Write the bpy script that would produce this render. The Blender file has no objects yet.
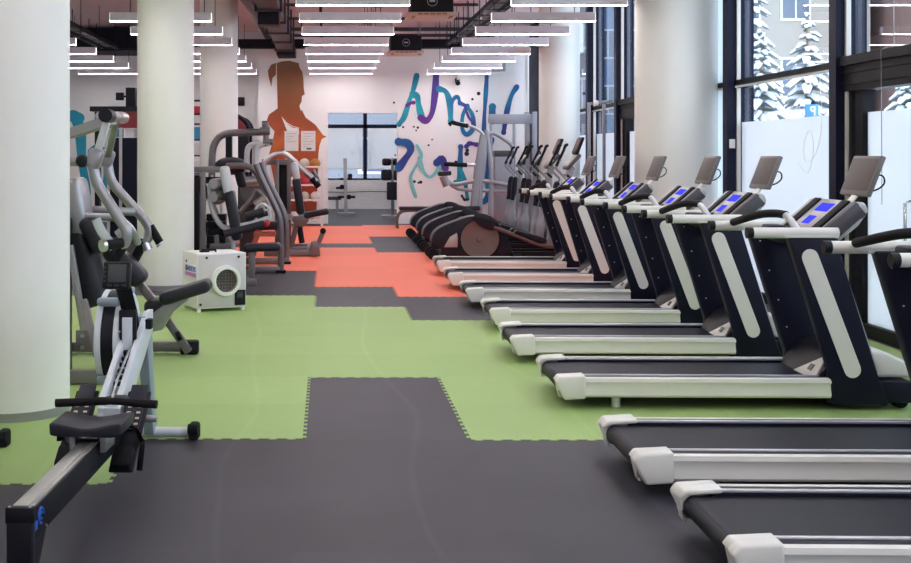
import bpy, bmesh, math, random
from mathutils import Vector, Matrix, Quaternion
random.seed(7)
SC = bpy.context.scene
COL = SC.collection
PI = math.pi
R = math.radians

# ------------------------------------------------------------------ camera
F = 1190.0; VX = 327.0; VY = 156.0; H = 1.68
cam_d = bpy.data.cameras.new('camera')
cam_d.sensor_width = 36.0
cam_d.lens = 36.0 * F / 911.0
cam_d.shift_x = (455.5 - VX) / 911.0
cam_d.shift_y = -(281.5 - VY) / 911.0
cam_d.clip_end = 500
cam = bpy.data.objects.new('camera', cam_d)
cam.location = (0, 0, H); cam.rotation_euler = (PI / 2, 0, 0)
COL.objects.link(cam); SC.camera = cam

def P(x, y, d):
    """world point seen at photo pixel (x, y) at depth d"""
    return Vector(((x - VX) * d / F, d, H - (y - VY) * d / F))
def FL(x, y):
    d = H * F / (y - VY)
    return Vector(((x - VX) * d / F, d, 0))

# ------------------------------------------------------------------ materials
def lin(c):
    return tuple(((v / 255.0) / 12.92 if v / 255.0 <= 0.04045 else ((v / 255.0 + 0.055) / 1.055) ** 2.4) for v in c) + (1.0,)
MATS = {}
def mat(name, rgb, rough=0.5, metal=0.0, var=0.06, scale=12.0, bump=0.0, bscale=200.0, spec=0.5, coat=0.0):
    m = bpy.data.materials.new(name); m.use_nodes = True
    nt = m.node_tree; N = nt.nodes; L = nt.links
    b = N['Principled BSDF']
    tc = N.new('ShaderNodeTexCoord')
    no = N.new('ShaderNodeTexNoise'); no.inputs['Scale'].default_value = scale; no.inputs['Detail'].default_value = 3
    L.new(tc.outputs['Object'], no.inputs['Vector'])
    mx = N.new('ShaderNodeMix'); mx.data_type = 'RGBA'
    c = lin(rgb)
    mx.inputs['A'].default_value = tuple(max(0, v * (1 - var)) for v in c[:3]) + (1,)
    mx.inputs['B'].default_value = tuple(min(1, v * (1 + var)) for v in c[:3]) + (1,)
    L.new(no.outputs['Fac'], mx.inputs['Factor'])
    L.new(mx.outputs['Result'], b.inputs['Base Color'])
    b.inputs['Roughness'].default_value = rough; b.inputs['Metallic'].default_value = metal
    b.inputs['Specular IOR Level'].default_value = spec
    b.inputs['Coat Weight'].default_value = coat
    if bump:
        n2 = N.new('ShaderNodeTexNoise'); n2.inputs['Scale'].default_value = bscale
        L.new(tc.outputs['Object'], n2.inputs['Vector'])
        bp = N.new('ShaderNodeBump'); bp.inputs['Strength'].default_value = bump; bp.inputs['Distance'].default_value = 0.002
        L.new(n2.outputs['Fac'], bp.inputs['Height']); L.new(bp.outputs['Normal'], b.inputs['Normal'])
    MATS[name] = m
    return m
def emit(name, rgb, s):
    m = bpy.data.materials.new(name); m.use_nodes = True
    nt = m.node_tree; nt.nodes.clear()
    o = nt.nodes.new('ShaderNodeOutputMaterial'); e = nt.nodes.new('ShaderNodeEmission')
    e.inputs['Color'].default_value = lin(rgb); e.inputs['Strength'].default_value = s
    nt.links.new(e.outputs[0], o.inputs[0]); MATS[name] = m
    return m

mat('column_paint', (236, 236, 230), 0.6, var=0.02, scale=3)
mat('wall_paint', (241, 241, 240), 0.7, var=0.02, scale=2)
mat('ceiling_paint', (222, 200, 198), 0.85, var=0.08, scale=1.2)
mat('dark_steel', (30, 30, 42), 0.5, var=0.1, spec=0.18)
mat('duct_metal', (92, 88, 96), 0.45, 0.5, var=0.15, scale=5)
mat('pipe_paint', (70, 60, 66), 0.5)
mat('lamp_body', (232, 228, 236), 0.5, 0.0, var=0.03)
mat('navy_frame', (20, 21, 46), 0.5, 0.0, var=0.05, spec=0.18)
mat('black_frame', (17, 16, 21), 0.5, spec=0.18)
mat('silver', (200, 200, 204), 0.28, 0.9, var=0.04)
mat('grey_paint', (156, 155, 160), 0.3, 0.5, var=0.05)
mat('warm_grey_paint', (122, 117, 120), 0.3, 0.55, var=0.05)
mat('light_grey_paint', (196, 198, 202), 0.4, 0.15, var=0.04)
mat('chrome', (220, 220, 222), 0.12, 1.0, var=0.02)
mat('black_plastic', (28, 28, 34), 0.42, var=0.12, bump=0.1, spec=0.18)
mat('black_vinyl', (44, 44, 52), 0.38, var=0.12, bump=0.15, bscale=90, spec=0.18)
mat('black_rubber', (24, 24, 28), 0.7, var=0.15, spec=0.18)
mat('tread_black', (21, 23, 40), 0.42, var=0.1, spec=0.18)
mat('tread_belt', (30, 30, 38), 0.5, var=0.18, scale=20, bump=0.25, bscale=350, spec=0.22)
mat('tread_white', (226, 224, 216), 0.42, var=0.02)
mat('tread_silver', (205, 205, 208), 0.3, 0.55, var=0.03)
mat('console_silver', (176, 174, 172), 0.33, 0.45, var=0.04)
mat('console_dark', (74, 72, 76), 0.3, 0.3, var=0.1)
mat('screen_grey', (92, 82, 80), 0.55, var=0.05)
mat('screen_bezel', (110, 106, 104), 0.4)
emit('screen_blue', (62, 66, 230), 1.0)
mat('rower_white', (214, 220, 226), 0.38, 0.1, var=0.03)
mat('rower_blue_grey', (150, 164, 174), 0.4, 0.2, var=0.04)
mat('rail_metal', (182, 180, 176), 0.3, 0.85, var=0.2, scale=4)
mat('lcd', (60, 66, 66), 0.4, spec=0.3)
mat('emblem_blue', (30, 90, 190), 0.4)
mat('heater_white', (232, 230, 232), 0.45, var=0.02)
mat('heater_front', (206, 200, 204), 0.4, var=0.02)
mat('filter_mesh', (92, 82, 78), 0.6, 0.2, var=0.75, scale=26)
mat('sticker_white', (235, 236, 244), 0.5)
mat('sticker_purple', (196, 120, 196), 0.5)
mat('sticker_blue', (40, 80, 170), 0.5)
mat('sticker_red', (200, 40, 70), 0.5)
mat('ellip_black', (36, 36, 44), 0.33, var=0.15, scale=6, spec=0.18)
mat('ellip_disc', (104, 95, 92), 0.45, 0.0, var=0.08)
mat('ellip_bronze', (100, 84, 80), 0.35, 0.3, var=0.1)
mat('red_panel', (126, 28, 42), 0.4, var=0.1)
mat('red_dark', (120, 26, 40), 0.45)
mat('rust', (176, 100, 86), 0.5)
mat('ball_teal', (20, 150, 150), 0.6)
mat('ball_orange', (190, 130, 60), 0.6)
mat('ball_cream', (210, 196, 180), 0.6)
mat('ball_grey', (150, 140, 140), 0.6)
mat('ball_white', (225, 220, 216), 0.6)
mat('ball_red', (190, 40, 60), 0.6)
mat('paper', (234, 228, 224), 0.7, var=0.02)
mat('paper_print', (90, 84, 86), 0.7)
mat('fabric_blind', (206, 206, 212), 0.8, var=0.03)
mat('ac_beige', (214, 190, 176), 0.5)
mat('ac_dark', (26, 24, 30), 0.5, spec=0.18)
mat('plastic_white', (235, 235, 232), 0.4)
mat('snow', (244, 247, 252), 0.8, var=0.02)
mat('shroud_grey', (150, 152, 160), 0.45, 0.1)
mat('trim_metal', (212, 210, 204), 0.4, 0.1, var=0.03)
mat('pine', (96, 108, 106), 0.8, var=0.4, scale=30)
mat('facade_beige', (158, 150, 140), 0.8, var=0.05)
mat('facade_grey', (112, 114, 122), 0.8, var=0.06)
mat('facade_brick', (112, 86, 78), 0.8, var=0.12)
mat('facade_blue', (84, 108, 142), 0.5, var=0.1)
mat('facade_window', (84, 96, 116), 0.2)
mat('facade_trim', (220, 220, 224), 0.7)
mat('sign_blue', (60, 140, 205), 0.5)
mat('book_blue', (60, 150, 190), 0.6)
mat('book_white', (225, 225, 225), 0.6)
mat('wood', (170, 130, 90), 0.6, var=0.2)
mat('mural_teal', (16, 140, 160), 0.7, var=0.35, scale=1.2)
mat('mural_blue', (24, 92, 160), 0.7, var=0.4, scale=1.2)
mat('mural_purple', (92, 44, 130), 0.7, var=0.3, scale=1.2)
mat('mural_pale', (120, 200, 200), 0.7, var=0.2, scale=1.2)
mat('mural_dark', (30, 24, 44), 0.7)
mat('mural_letter', (40, 160, 190), 0.7, var=0.3, scale=1.4)

def two_tone(name, c1, c2, c3, scale, rough=0.7):
    m = bpy.data.materials.new(name); m.use_nodes = True
    N = m.node_tree.nodes; L = m.node_tree.links; b = N['Principled BSDF']
    tc = N.new('ShaderNodeTexCoord'); no = N.new('ShaderNodeTexNoise')
    no.inputs['Scale'].default_value = scale; no.inputs['Detail'].default_value = 2
    L.new(tc.outputs['Object'], no.inputs['Vector'])
    cr = N.new('ShaderNodeValToRGB')
    cr.color_ramp.elements[0].position = 0.38; cr.color_ramp.elements[0].color = lin(c1)
    cr.color_ramp.elements[1].position = 0.62; cr.color_ramp.elements[1].color = lin(c3)
    e = cr.color_ramp.elements.new(0.5); e.color = lin(c2)
    L.new(no.outputs['Fac'], cr.inputs['Fac']); L.new(cr.outputs['Color'], b.inputs['Base Color'])
    b.inputs['Roughness'].default_value = rough; MATS[name] = m
    return m
two_tone('paint_ink', (18, 140, 165), (20, 96, 156), (52, 62, 140), 0.9)
two_tone('paint_ink_teal', (30, 170, 180), (18, 130, 160), (30, 80, 150), 0.9)
two_tone('paint_ink_purple', (110, 48, 140), (80, 50, 140), (30, 70, 150), 0.9)

def mural_man_mat():
    # brown head running into orange shoulders: the painted artwork's own colours
    m = bpy.data.materials.new('paint_portrait'); m.use_nodes = True
    N = m.node_tree.nodes; L = m.node_tree.links; b = N['Principled BSDF']
    tc = N.new('ShaderNodeTexCoord'); sp = N.new('ShaderNodeSeparateXYZ')
    L.new(tc.outputs['Object'], sp.inputs[0])
    no = N.new('ShaderNodeTexNoise'); no.inputs['Scale'].default_value = 2.2; no.inputs['Detail'].default_value = 4
    L.new(tc.outputs['Object'], no.inputs['Vector'])
    ma = N.new('ShaderNodeMath'); ma.operation = 'MULTIPLY_ADD'; ma.inputs[1].default_value = 0.9
    L.new(no.outputs['Fac'], ma.inputs[0]); L.new(sp.outputs['Z'], ma.inputs[2])
    mr = N.new('ShaderNodeMapRange'); mr.inputs['From Min'].default_value = -0.6; mr.inputs['From Max'].default_value = 2.0
    L.new(ma.outputs[0], mr.inputs['Value'])
    cr = N.new('ShaderNodeValToRGB')
    cr.color_ramp.elements[0].position = 0.0; cr.color_ramp.elements[0].color = lin((176, 72, 36))
    cr.color_ramp.elements[1].position = 1.0; cr.color_ramp.elements[1].color = lin((140, 104, 76))
    for p, c in ((0.3, (204, 106, 46)), (0.42, (170, 80, 48)), (0.62, (144, 84, 46))):
        e = cr.color_ramp.elements.new(p); e.color = lin(c)
    L.new(mr.outputs['Result'], cr.inputs['Fac']); L.new(cr.outputs['Color'], b.inputs['Base Color'])
    b.inputs['Roughness'].default_value = 0.7; MATS['paint_portrait'] = m
mural_man_mat()

def floor_mat(name, rgb, rough, tile, patch, streak, spec=0.4):
    m = bpy.data.materials.new(name); m.use_nodes = True
    N = m.node_tree.nodes; L = m.node_tree.links; b = N['Principled BSDF']
    tc = N.new('ShaderNodeTexCoord')
    mp = N.new('ShaderNodeMapping'); mp.inputs['Location'].default_value = (0.145, -0.05, 0)
    L.new(tc.outputs['Object'], mp.inputs['Vector'])
    fl = N.new('ShaderNodeVectorMath'); fl.operation = 'FLOOR'; L.new(mp.outputs[0], fl.inputs[0])
    wn = N.new('ShaderNodeTexWhiteNoise'); wn.noise_dimensions = '2D'; L.new(fl.outputs[0], wn.inputs['Vector'])
    n1 = N.new('ShaderNodeTexNoise'); n1.inputs['Scale'].default_value = 0.8; n1.inputs['Detail'].default_value = 5; n1.inputs['Roughness'].default_value = 0.6
    L.new(tc.outputs['Object'], n1.inputs['Vector'])
    n2 = N.new('ShaderNodeTexNoise'); n2.inputs['Scale'].default_value = 160; n2.inputs['Detail'].default_value = 2
    L.new(tc.outputs['Object'], n2.inputs['Vector'])
    wv = N.new('ShaderNodeTexWave'); wv.wave_type = 'BANDS'; wv.bands_direction = 'X'
    wv.inputs['Scale'].default_value = 0.28; wv.inputs['Distortion'].default_value = 7; wv.inputs['Detail'].default_value = 1.5; wv.inputs['Detail Scale'].default_value = 0.5
    L.new(tc.outputs['Object'], wv.inputs['Vector'])
    pw = N.new('ShaderNodeMath'); pw.operation = 'POWER'; pw.inputs[1].default_value = 260; L.new(wv.outputs['Fac'], pw.inputs[0])
    def madd(a, k, c):
        x = N.new('ShaderNodeMath'); x.operation = 'MULTIPLY_ADD'; x.inputs[1].default_value = k
        L.new(a, x.inputs[0])
        if isinstance(c, float): x.inputs[2].default_value = c
        else: L.new(c, x.inputs[2])
        return x.outputs[0]
    v = madd(wn.outputs['Value'], tile, 1.0 - tile / 2 - patch / 2 - 0.15)
    v = madd(n1.outputs['Fac'], patch, v)
    v = madd(n2.outputs['Fac'], 0.3, v)
    v = madd(pw.outputs[0], streak, v)
    sc = N.new('ShaderNodeVectorMath'); sc.operation = 'SCALE'
    sc.inputs[0].default_value = lin(rgb)[:3]; L.new(v, sc.inputs['Scale'])
    L.new(sc.outputs[0], b.inputs['Base Color'])
    b.inputs['Roughness'].default_value = rough; b.inputs['Specular IOR Level'].default_value = spec
    bp = N.new('ShaderNodeBump'); bp.inputs['Strength'].default_value = 0.25; bp.inputs['Distance'].default_value = 0.003
    L.new(n2.outputs['Fac'], bp.inputs['Height']); L.new(bp.outputs['Normal'], b.inputs['Normal'])
    MATS[name] = m
floor_mat('rubber_black', (58, 56, 64), 0.5, 0.16, 1.1, 0.3, 0.25)
floor_mat('rubber_green', (154, 183, 110), 0.55, 0.06, 0.14, 0.06)
floor_mat('rubber_orange', (245, 121, 94), 0.55, 0.06, 0.12, 0.0)

def brick_white():
    m = bpy.data.materials.new('painted_brick'); m.use_nodes = True
    N = m.node_tree.nodes; L = m.node_tree.links; b = N['Principled BSDF']
    tc = N.new('ShaderNodeTexCoord'); mp = N.new('ShaderNodeMapping'); mp.inputs['Rotation'].default_value = (PI / 2, 0, 0)
    L.new(tc.outputs['Object'], mp.inputs['Vector'])
    br = N.new('ShaderNodeTexBrick'); br.inputs['Scale'].default_value = 4
    br.inputs['Color1'].default_value = lin((246, 245, 244)); br.inputs['Color2'].default_value = lin((240, 238, 237)); br.inputs['Mortar'].default_value = lin((222, 218, 216))
    br.inputs['Mortar Size'].default_value = 0.012
    L.new(mp.outputs[0], br.inputs['Vector']); L.new(br.outputs['Color'], b.inputs['Base Color'])
    b.inputs['Roughness'].default_value = 0.8; MATS['painted_brick'] = m
brick_white()

def glass_mat(name, tint, refl):
    m = bpy.data.materials.new(name); m.use_nodes = True
    nt = m.node_tree; N = nt.nodes; L = nt.links; N.clear()
    o = N.new('ShaderNodeOutputMaterial'); mx = N.new('ShaderNodeMixShader')
    tr = N.new('ShaderNodeBsdfTransparent'); tr.inputs[0].default_value = lin(tint)
    gl = N.new('ShaderNodeBsdfGlossy'); gl.inputs['Roughness'].default_value = 0.02; gl.inputs['Color'].default_value = lin((225, 232, 245))
    fr = N.new('ShaderNodeFresnel'); ge = N.new('ShaderNodeNewGeometry'); io = N.new('ShaderNodeMapRange')
    io.inputs['To Min'].default_value = 1.4; io.inputs['To Max'].default_value = 1 / 1.4
    L.new(ge.outputs['Backfacing'], io.inputs['Value']); L.new(io.outputs['Result'], fr.inputs[0])
    mu = N.new('ShaderNodeMath'); mu.operation = 'MULTIPLY'; mu.inputs[1].default_value = refl
    L.new(fr.outputs[0], mu.inputs[0]); L.new(mu.outputs[0], mx.inputs[0])
    L.new(tr.outputs[0], mx.inputs[1]); L.new(gl.outputs[0], mx.inputs[2]); L.new(mx.outputs[0], o.inputs[0])
    MATS[name] = m
glass_mat('clear_glass', (236, 242, 248), 1.0)
def frost(name='frosted_film', k=1.0):
    m = bpy.data.materials.new(name); m.use_nodes = True
    nt = m.node_tree; N = nt.nodes; L = nt.links; N.clear()
    o = N.new('ShaderNodeOutputMaterial'); mx = N.new('ShaderNodeMixShader'); mx.inputs[0].default_value = 0.55
    tr = N.new('ShaderNodeBsdfTranslucent'); tr.inputs[0].default_value = tuple(v * k for v in lin((246, 248, 250))[:3]) + (1,)
    no = N.new('ShaderNodeTexNoise'); no.inputs['Scale'].default_value = 1.5
    cr = N.new('ShaderNodeValToRGB'); cr.color_ramp.elements[0].color = lin((240, 242, 245)); cr.color_ramp.elements[1].color = lin((248, 250, 252))
    L.new(no.outputs['Fac'], cr.inputs['Fac'])
    df = N.new('ShaderNodeBsdfDiffuse'); L.new(cr.outputs[0], df.inputs[0])
    L.new(tr.outputs[0], mx.inputs[1]); L.new(df.outputs[0], mx.inputs[2]); L.new(mx.outputs[0], o.inputs[0])
    MATS[name] = m
frost(); frost('blind_fabric', 0.8)
emit('lamp_glow', (255, 248, 250), 25.0)
emit('lamp_end_glow', (255, 248, 252), 1.6)

# ------------------------------------------------------------------ mesh builder
def catmull(pts, k):
    pts = [Vector(p) for p in pts]
    if k <= 1 or len(pts) < 3: return pts
    out = []
    n = len(pts)
    for i in range(n - 1):
        p0 = pts[i - 1] if i else pts[0] * 2 - pts[1]
        p1, p2 = pts[i], pts[i + 1]
        p3 = pts[i + 2] if i + 2 < n else p2 * 2 - p1
        for j in range(k):
            t = j / k
            out.append(0.5 * ((2 * p1) + (p2 - p0) * t + (2 * p0 - 5 * p1 + 4 * p2 - p3) * t * t + (3 * p1 - p0 - 3 * p2 + p3) * t ** 3))
    out.append(pts[-1])
    return out
def fillet(pts, rad, k=4):
    """round the corners of a polyline with radius-like cut rad"""
    pts = [Vector(p) for p in pts]
    out = [pts[0]]
    for i in range(1, len(pts) - 1):
        a, b, c = pts[i - 1], pts[i], pts[i + 1]
        d1 = min(rad, (a - b).length * 0.45); d2 = min(rad, (c - b).length * 0.45)
        s = b + (a - b).normalized() * d1; e = b + (c - b).normalized() * d2
        for j in range(k + 1):
            t = j / k
            out.append(s * (1 - t) ** 2 + b * 2 * t * (1 - t) + e * t * t)
    out.append(pts[-1])
    return out

class MB:
    def __init__(self): self.bm = bmesh.new()
    def _bev(self, verts, bev, seg=2):
        if bev <= 0: return
        es = set()
        for v in verts:
            for e in v.link_edges:
                if len(e.link_faces) == 2:
                    if e.calc_face_angle(0) > 0.3: es.add(e)
        bmesh.ops.bevel(self.bm, geom=list(es), offset=bev, segments=seg, profile=0.5, affect='EDGES', clamp_overlap=True)
    def box(self, c, s, rot=(0, 0, 0), bev=0.0, seg=2):
        from mathutils import Euler
        M = Matrix.Translation(c) @ Euler(rot).to_matrix().to_4x4() @ Matrix.Diagonal((s[0], s[1], s[2], 1))
        g = bmesh.ops.create_cube(self.bm, size=1.0, matrix=M)
        self._bev(g['verts'], bev, seg); return self
    def span(self, a, b, bev=0.0):
        return self.box([(a[i] + b[i]) / 2 for i in range(3)], [abs(b[i] - a[i]) for i in range(3)], bev=bev)
    def prism(self, pts, axis, a, b, bev=0.0, seg=2):
        def mk(p, t):
            if axis == 'y': return (p[0], t, p[1])
            if axis == 'x': return (t, p[0], p[1])
            return (p[0], p[1], t)
        va = [self.bm.verts.new(mk(p, a)) for p in pts]; vb = [self.bm.verts.new(mk(p, b)) for p in pts]
        n = len(pts)
        fs = [self.bm.faces.new(va), self.bm.faces.new(list(reversed(vb)))]
        for i in range(n): fs.append(self.bm.faces.new((va[i], vb[i], vb[(i + 1) % n], va[(i + 1) % n])))
        bmesh.ops.recalc_face_normals(self.bm, faces=fs)
        self._bev(va + vb, bev, seg); return self
    def tube(self, pts, r, n=8, k=1, fil=0.0, flat=None):
        if fil: pts = fillet(pts, fil)
        pts = catmull(pts, k) if k > 1 else [Vector(p) for p in pts]
        q = [pts[0]]
        for p in pts[1:]:
            if (p - q[-1]).length > 1e-5: q.append(p)
        pts = q; m = len(pts)
        rs = r if isinstance(r, (list, tuple)) else None
        tg = []
        for i in range(m):
            d = (pts[min(i + 1, m - 1)] - pts[max(i - 1, 0)]); tg.append(d.normalized())
        up = Vector((0, 0, 1)) if abs(tg[0].z) < 0.9 else Vector((0, 1, 0))
        u = tg[0].cross(up).normalized(); rings = []
        for i in range(m):
            u = (u - tg[i] * u.dot(tg[i])).normalized(); w = tg[i].cross(u)
            rr = rs[int(i * (len(rs) - 1) / max(1, m - 1))] if rs else r
            fu, fw = flat if flat else (1, 1)
            ph = PI / n if n == 4 else 0
            rings.append([self.bm.verts.new(pts[i] + (u * math.cos(2 * PI * j / n + ph) * fu + w * math.sin(2 * PI * j / n + ph) * fw) * rr) for j in range(n)])
        for i in range(m - 1):
            for j in range(n):
                self.bm.faces.new((rings[i][j], rings[i][(j + 1) % n], rings[i + 1][(j + 1) % n], rings[i + 1][j]))
        self.bm.faces.new(list(reversed(rings[0]))); self.bm.faces.new(rings[-1])
        return self
    def cyl(self, a, b, r, n=20, r2=None, bev=0.0):
        a = Vector(a); b = Vector(b); d = b - a; t = d.normalized()
        up = Vector((0, 0, 1)) if abs(t.z) < 0.9 else Vector((0, 1, 0))
        u = t.cross(up).normalized(); w = t.cross(u); r2 = r if r2 is None else r2
        A = [self.bm.verts.new(a + (u * math.cos(2 * PI * j / n) + w * math.sin(2 * PI * j / n)) * r) for j in range(n)]
        B = [self.bm.verts.new(b + (u * math.cos(2 * PI * j / n) + w * math.sin(2 * PI * j / n)) * r2) for j in range(n)]
        for j in range(n): self.bm.faces.new((A[j], A[(j + 1) % n], B[(j + 1) % n], B[j]))
        fa = self.bm.faces.new(list(reversed(A))); fb = self.bm.faces.new(B)
        if bev: self._bev(A + B, bev)
        return self
    def ring(self, c, axis, r1, r0, t, n=32):
        """flat annulus with thickness t along axis"""
        axis = Vector(axis).normalized()
        up = Vector((0, 0, 1)) if abs(axis.z) < 0.9 else Vector((0, 1, 0))
        u = axis.cross(up).normalized(); w = axis.cross(u); c = Vector(c)
        def rg(r, d): return [self.bm.verts.new(c + axis * d + (u * math.cos(2 * PI * j / n) + w * math.sin(2 * PI * j / n)) * r) for j in range(n)]
        a, b, d, e = rg(r1, -t / 2), rg(r1, t / 2), rg(r0, t / 2), rg(r0, -t / 2)
        for X, Y in ((a, b), (b, d), (d, e), (e, a)):
            for j in range(n): self.bm.faces.new((X[j], X[(j + 1) % n], Y[(j + 1) % n], Y[j]))
        return self
    def lathe(self, c, axis, prof, n=24):
        axis = Vector(axis).normalized()
        up = Vector((0, 0, 1)) if abs(axis.z) < 0.9 else Vector((0, 1, 0))
        u = axis.cross(up).normalized(); w = axis.cross(u); c = Vector(c); rings = []
        for r, d in prof:
            rings.append([self.bm.verts.new(c + axis * d + (u * math.cos(2 * PI * j / n) + w * math.sin(2 * PI * j / n)) * max(r, 1e-4)) for j in range(n)])
        for A, B in zip(rings, rings[1:]):
            for j in range(n): self.bm.faces.new((A[j], A[(j + 1) % n], B[(j + 1) % n], B[j]))
        self.bm.faces.new(list(reversed(rings[0]))); self.bm.faces.new(rings[-1])
        return self
    def sph(self, c, s, u=16, v=10):
        s = s if isinstance(s, (tuple, list)) else (s, s, s)
        bmesh.ops.create_uvsphere(self.bm, u_segments=u, v_segments=v, radius=1.0, matrix=Matrix.Translation(c) @ Matrix.Diagonal((s[0], s[1], s[2], 1)))
        return self
    def obox(self, a, b, w, t, bev=0.0, side=(0, 1, 0), seg=2):
        """padded bar from a to b, width w along side, thickness t across"""
        a = Vector(a); b = Vector(b); d = (b - a); L = d.length; x = d.normalized()
        s = Vector(side); s = (s - x * s.dot(x)).normalized(); z = x.cross(s)
        M = Matrix((x, s, z)).transposed().to_4x4(); M.translation = (a + b) / 2
        g = bmesh.ops.create_cube(self.bm, size=1.0, matrix=M @ Matrix.Diagonal((L, w, t, 1)))
        self._bev(g['verts'], bev, seg); return self
    def quad(self, pts):
        self.bm.faces.new([self.bm.verts.new(p) for p in pts]); return self

def children(o): return [c for c in bpy.data.objects if c.parent is o]
def build(name, mb, m, parent=None, world=True, loc=None, sharp=38):
    """turn a builder into one mesh object; points are world points unless world=False"""
    bm = mb.bm
    bmesh.ops.recalc_face_normals(bm, faces=bm.faces[:])
    org = None
    if parent is not None and world:
        p = parent; M = Matrix.Identity(4)
        while p is not None:
            M = Matrix.Translation(p.location) @ p.rotation_euler.to_matrix().to_4x4() @ M; p = p.parent
        bm.transform(M.inverted())
    if parent is None and loc is not None:
        bm.transform(Matrix.Translation(-Vector(loc)))
    me = bpy.data.meshes.new(name); bm.to_mesh(me); bm.free()
    if sharp:
        for poly in me.polygons: poly.use_smooth = True
        me.set_sharp_from_angle(angle=R(sharp))
    me.materials.append(MATS[m])
    o = bpy.data.objects.new(name, me); COL.objects.link(o)
    if parent is not None: o.parent = parent
    elif loc is not None: o.location = loc
    return o
def tag(o, label=None, cat=None, group=None, kind=None):
    if label: o['label'] = label
    if cat: o['category'] = cat
    if group: o['group'] = group
    if kind: o['kind'] = kind
    return o
def thing(name, loc, label, cat, group=None, rz=0.0):
    o = bpy.data.objects.new(name, None); COL.objects.link(o)
    o.location = loc; o.rotation_euler = (0, 0, rz); o.empty_display_size = 0.1
    return tag(o, label, cat, group)
def struct(name, mb, m, parent=None, label=None, cat=None):
    o = build(name, mb, m, parent)
    if parent is None:
        o['kind'] = 'structure'
        if label: o['label'] = label; o['category'] = cat or name.split('_')[0]
    return o
def sthing(name, loc, label, cat):
    o = thing(name, loc, label, cat); o['kind'] = 'structure'; return o
def copy_tree(o, parent=None):
    c = o.copy(); COL.objects.link(c)
    if parent is not None: c.parent = parent
    for ch in children(o): copy_tree(ch, c)
    return c
def text_mesh(name, s, size, m, parent, loc, rot, ext=0.001):
    cu = bpy.data.curves.new(name, 'FONT'); cu.body = s; cu.size = size; cu.extrude = ext; cu.align_x = 'CENTER'; cu.align_y = 'CENTER'
    t = bpy.data.objects.new(name, cu); COL.objects.link(t)
    bpy.context.view_layer.update()
    me = bpy.data.meshes.new_from_object(t.evaluated_get(bpy.context.evaluated_depsgraph_get()))
    bpy.data.objects.remove(t); bpy.data.curves.remove(cu)
    me.materials.clear(); me.materials.append(MATS[m])
    o = bpy.data.objects.new(name, me); COL.objects.link(o)
    o.parent = parent; o.location = loc; o.rotation_euler = rot
    return o
# ================================================================== SETTING
XLW, XRW, YF, YB, ZC = -8.6, 5.06, -5.0, 29.5, 4.85

def toothed(poly, pitch=0.111, d=0.022):
    out = []; n = len(poly)
    for i in range(n):
        a = Vector(poly[i]); b = Vector(poly[(i + 1) % n]); e = b - a; L = e.length
        t = e / L; nrm = Vector((t.y, -t.x)); k = max(1, int(round(L / pitch)))
        out.append(tuple(a))
        if abs(a.x) > 4.9 and abs(b.x) > 4.9 or (a.x < -6 and b.x < -6): continue
        p = L / k
        for j in range(k):
            s = j * p
            q = [(0.22, 0), (0.16, d), (0.62, d), (0.56, 0)]
            for f, o in q: out.append(tuple(a + t * (s + f * p) + nrm * o))
    return out
fl = MB().span((XLW - 0.2, YF - 0.2, -0.12), (XRW + 0.25, 38.6, 0.0))
struct('floor', fl, 'rubber_black', label='black rubber mat floor running through the gym', cat='floor')
XL, X0, X1, X2, XR = -8.5, -1.13, -0.145, 0.855, 4.95
green = [(XL, 6.1), (X0, 6.1), (X0, 7.07), (X1, 7.07), (X1, 9.03), (X2, 9.03), (X2, 7.04), (XR, 7.04), (XR, 12.14), (X2, 12.14), (X2, 13.22), (X1, 13.22), (X1, 14.3), (XL, 14.3)]
struct('floor', MB().prism(toothed(green), 'z', -0.002, 0.003), 'rubber_green', label='green interlocking rubber mats in the middle of the floor', cat='floor')
O0 = -2.14
or1 = [(O0, 17.4), (X1, 17.4), (X1, 15.27), (X2, 15.27), (X2, 14.2), (XR, 14.2), (XR, 20.7), (X2, 20.7), (X2, 21.8), (O0, 21.8)]
or2 = [(O0, 22.86), (X2, 22.86), (X2, 24.8), (XR, 24.8), (XR, 28.9), (X2, 28.9), (X2, 28.5), (O0, 28.5)]
struct('floor', MB().prism(toothed(or1), 'z', -0.002, 0.003), 'rubber_orange', label='near field of orange mats between the machines', cat='floor')
struct('floor', MB().prism(toothed(or2), 'z', -0.002, 0.003), 'rubber_orange', label='far strip of orange mats before the doorway', cat='floor')

struct('ceiling', MB().span((XLW - 0.2, YF - 0.2, ZC), (XRW + 0.25, 38.6, ZC + 0.15)), 'ceiling_paint', label='pinkish painted concrete ceiling', cat='ceiling')
struct('wall_left', MB().span((XLW - 0.2, YF, 0), (XLW, 38.6, ZC)), 'wall_paint', label='white left wall', cat='wall')
struct('wall_front', MB().span((XLW, YF - 0.2, 0), (XRW, YF, ZC)), 'wall_paint', label='white wall behind the viewpoint', cat='wall')
# back wall with the wide doorway
ox0, ox1, oh = 0.025, 1.75, 2.75
bw = MB()
bw.span((-1.64, YB, 0), (ox0, YB + 0.3, ZC)); bw.span((ox1, YB, 0), (4.02, YB + 0.3, ZC)); bw.span((ox0, YB, oh), (ox1, YB + 0.3, ZC))
bw.span((4.02, YB + 0.28, 0), (XRW, YB + 0.5, ZC))
bw.span((XLW, YB + 0.9, 0), (-1.64, YB + 1.1, ZC)); bw.span((-1.7, YB, 0), (-1.64, YB + 1.1, ZC))
struct('wall_back', bw, 'wall_paint', label='white back wall with a wide doorway', cat='wall')
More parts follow.
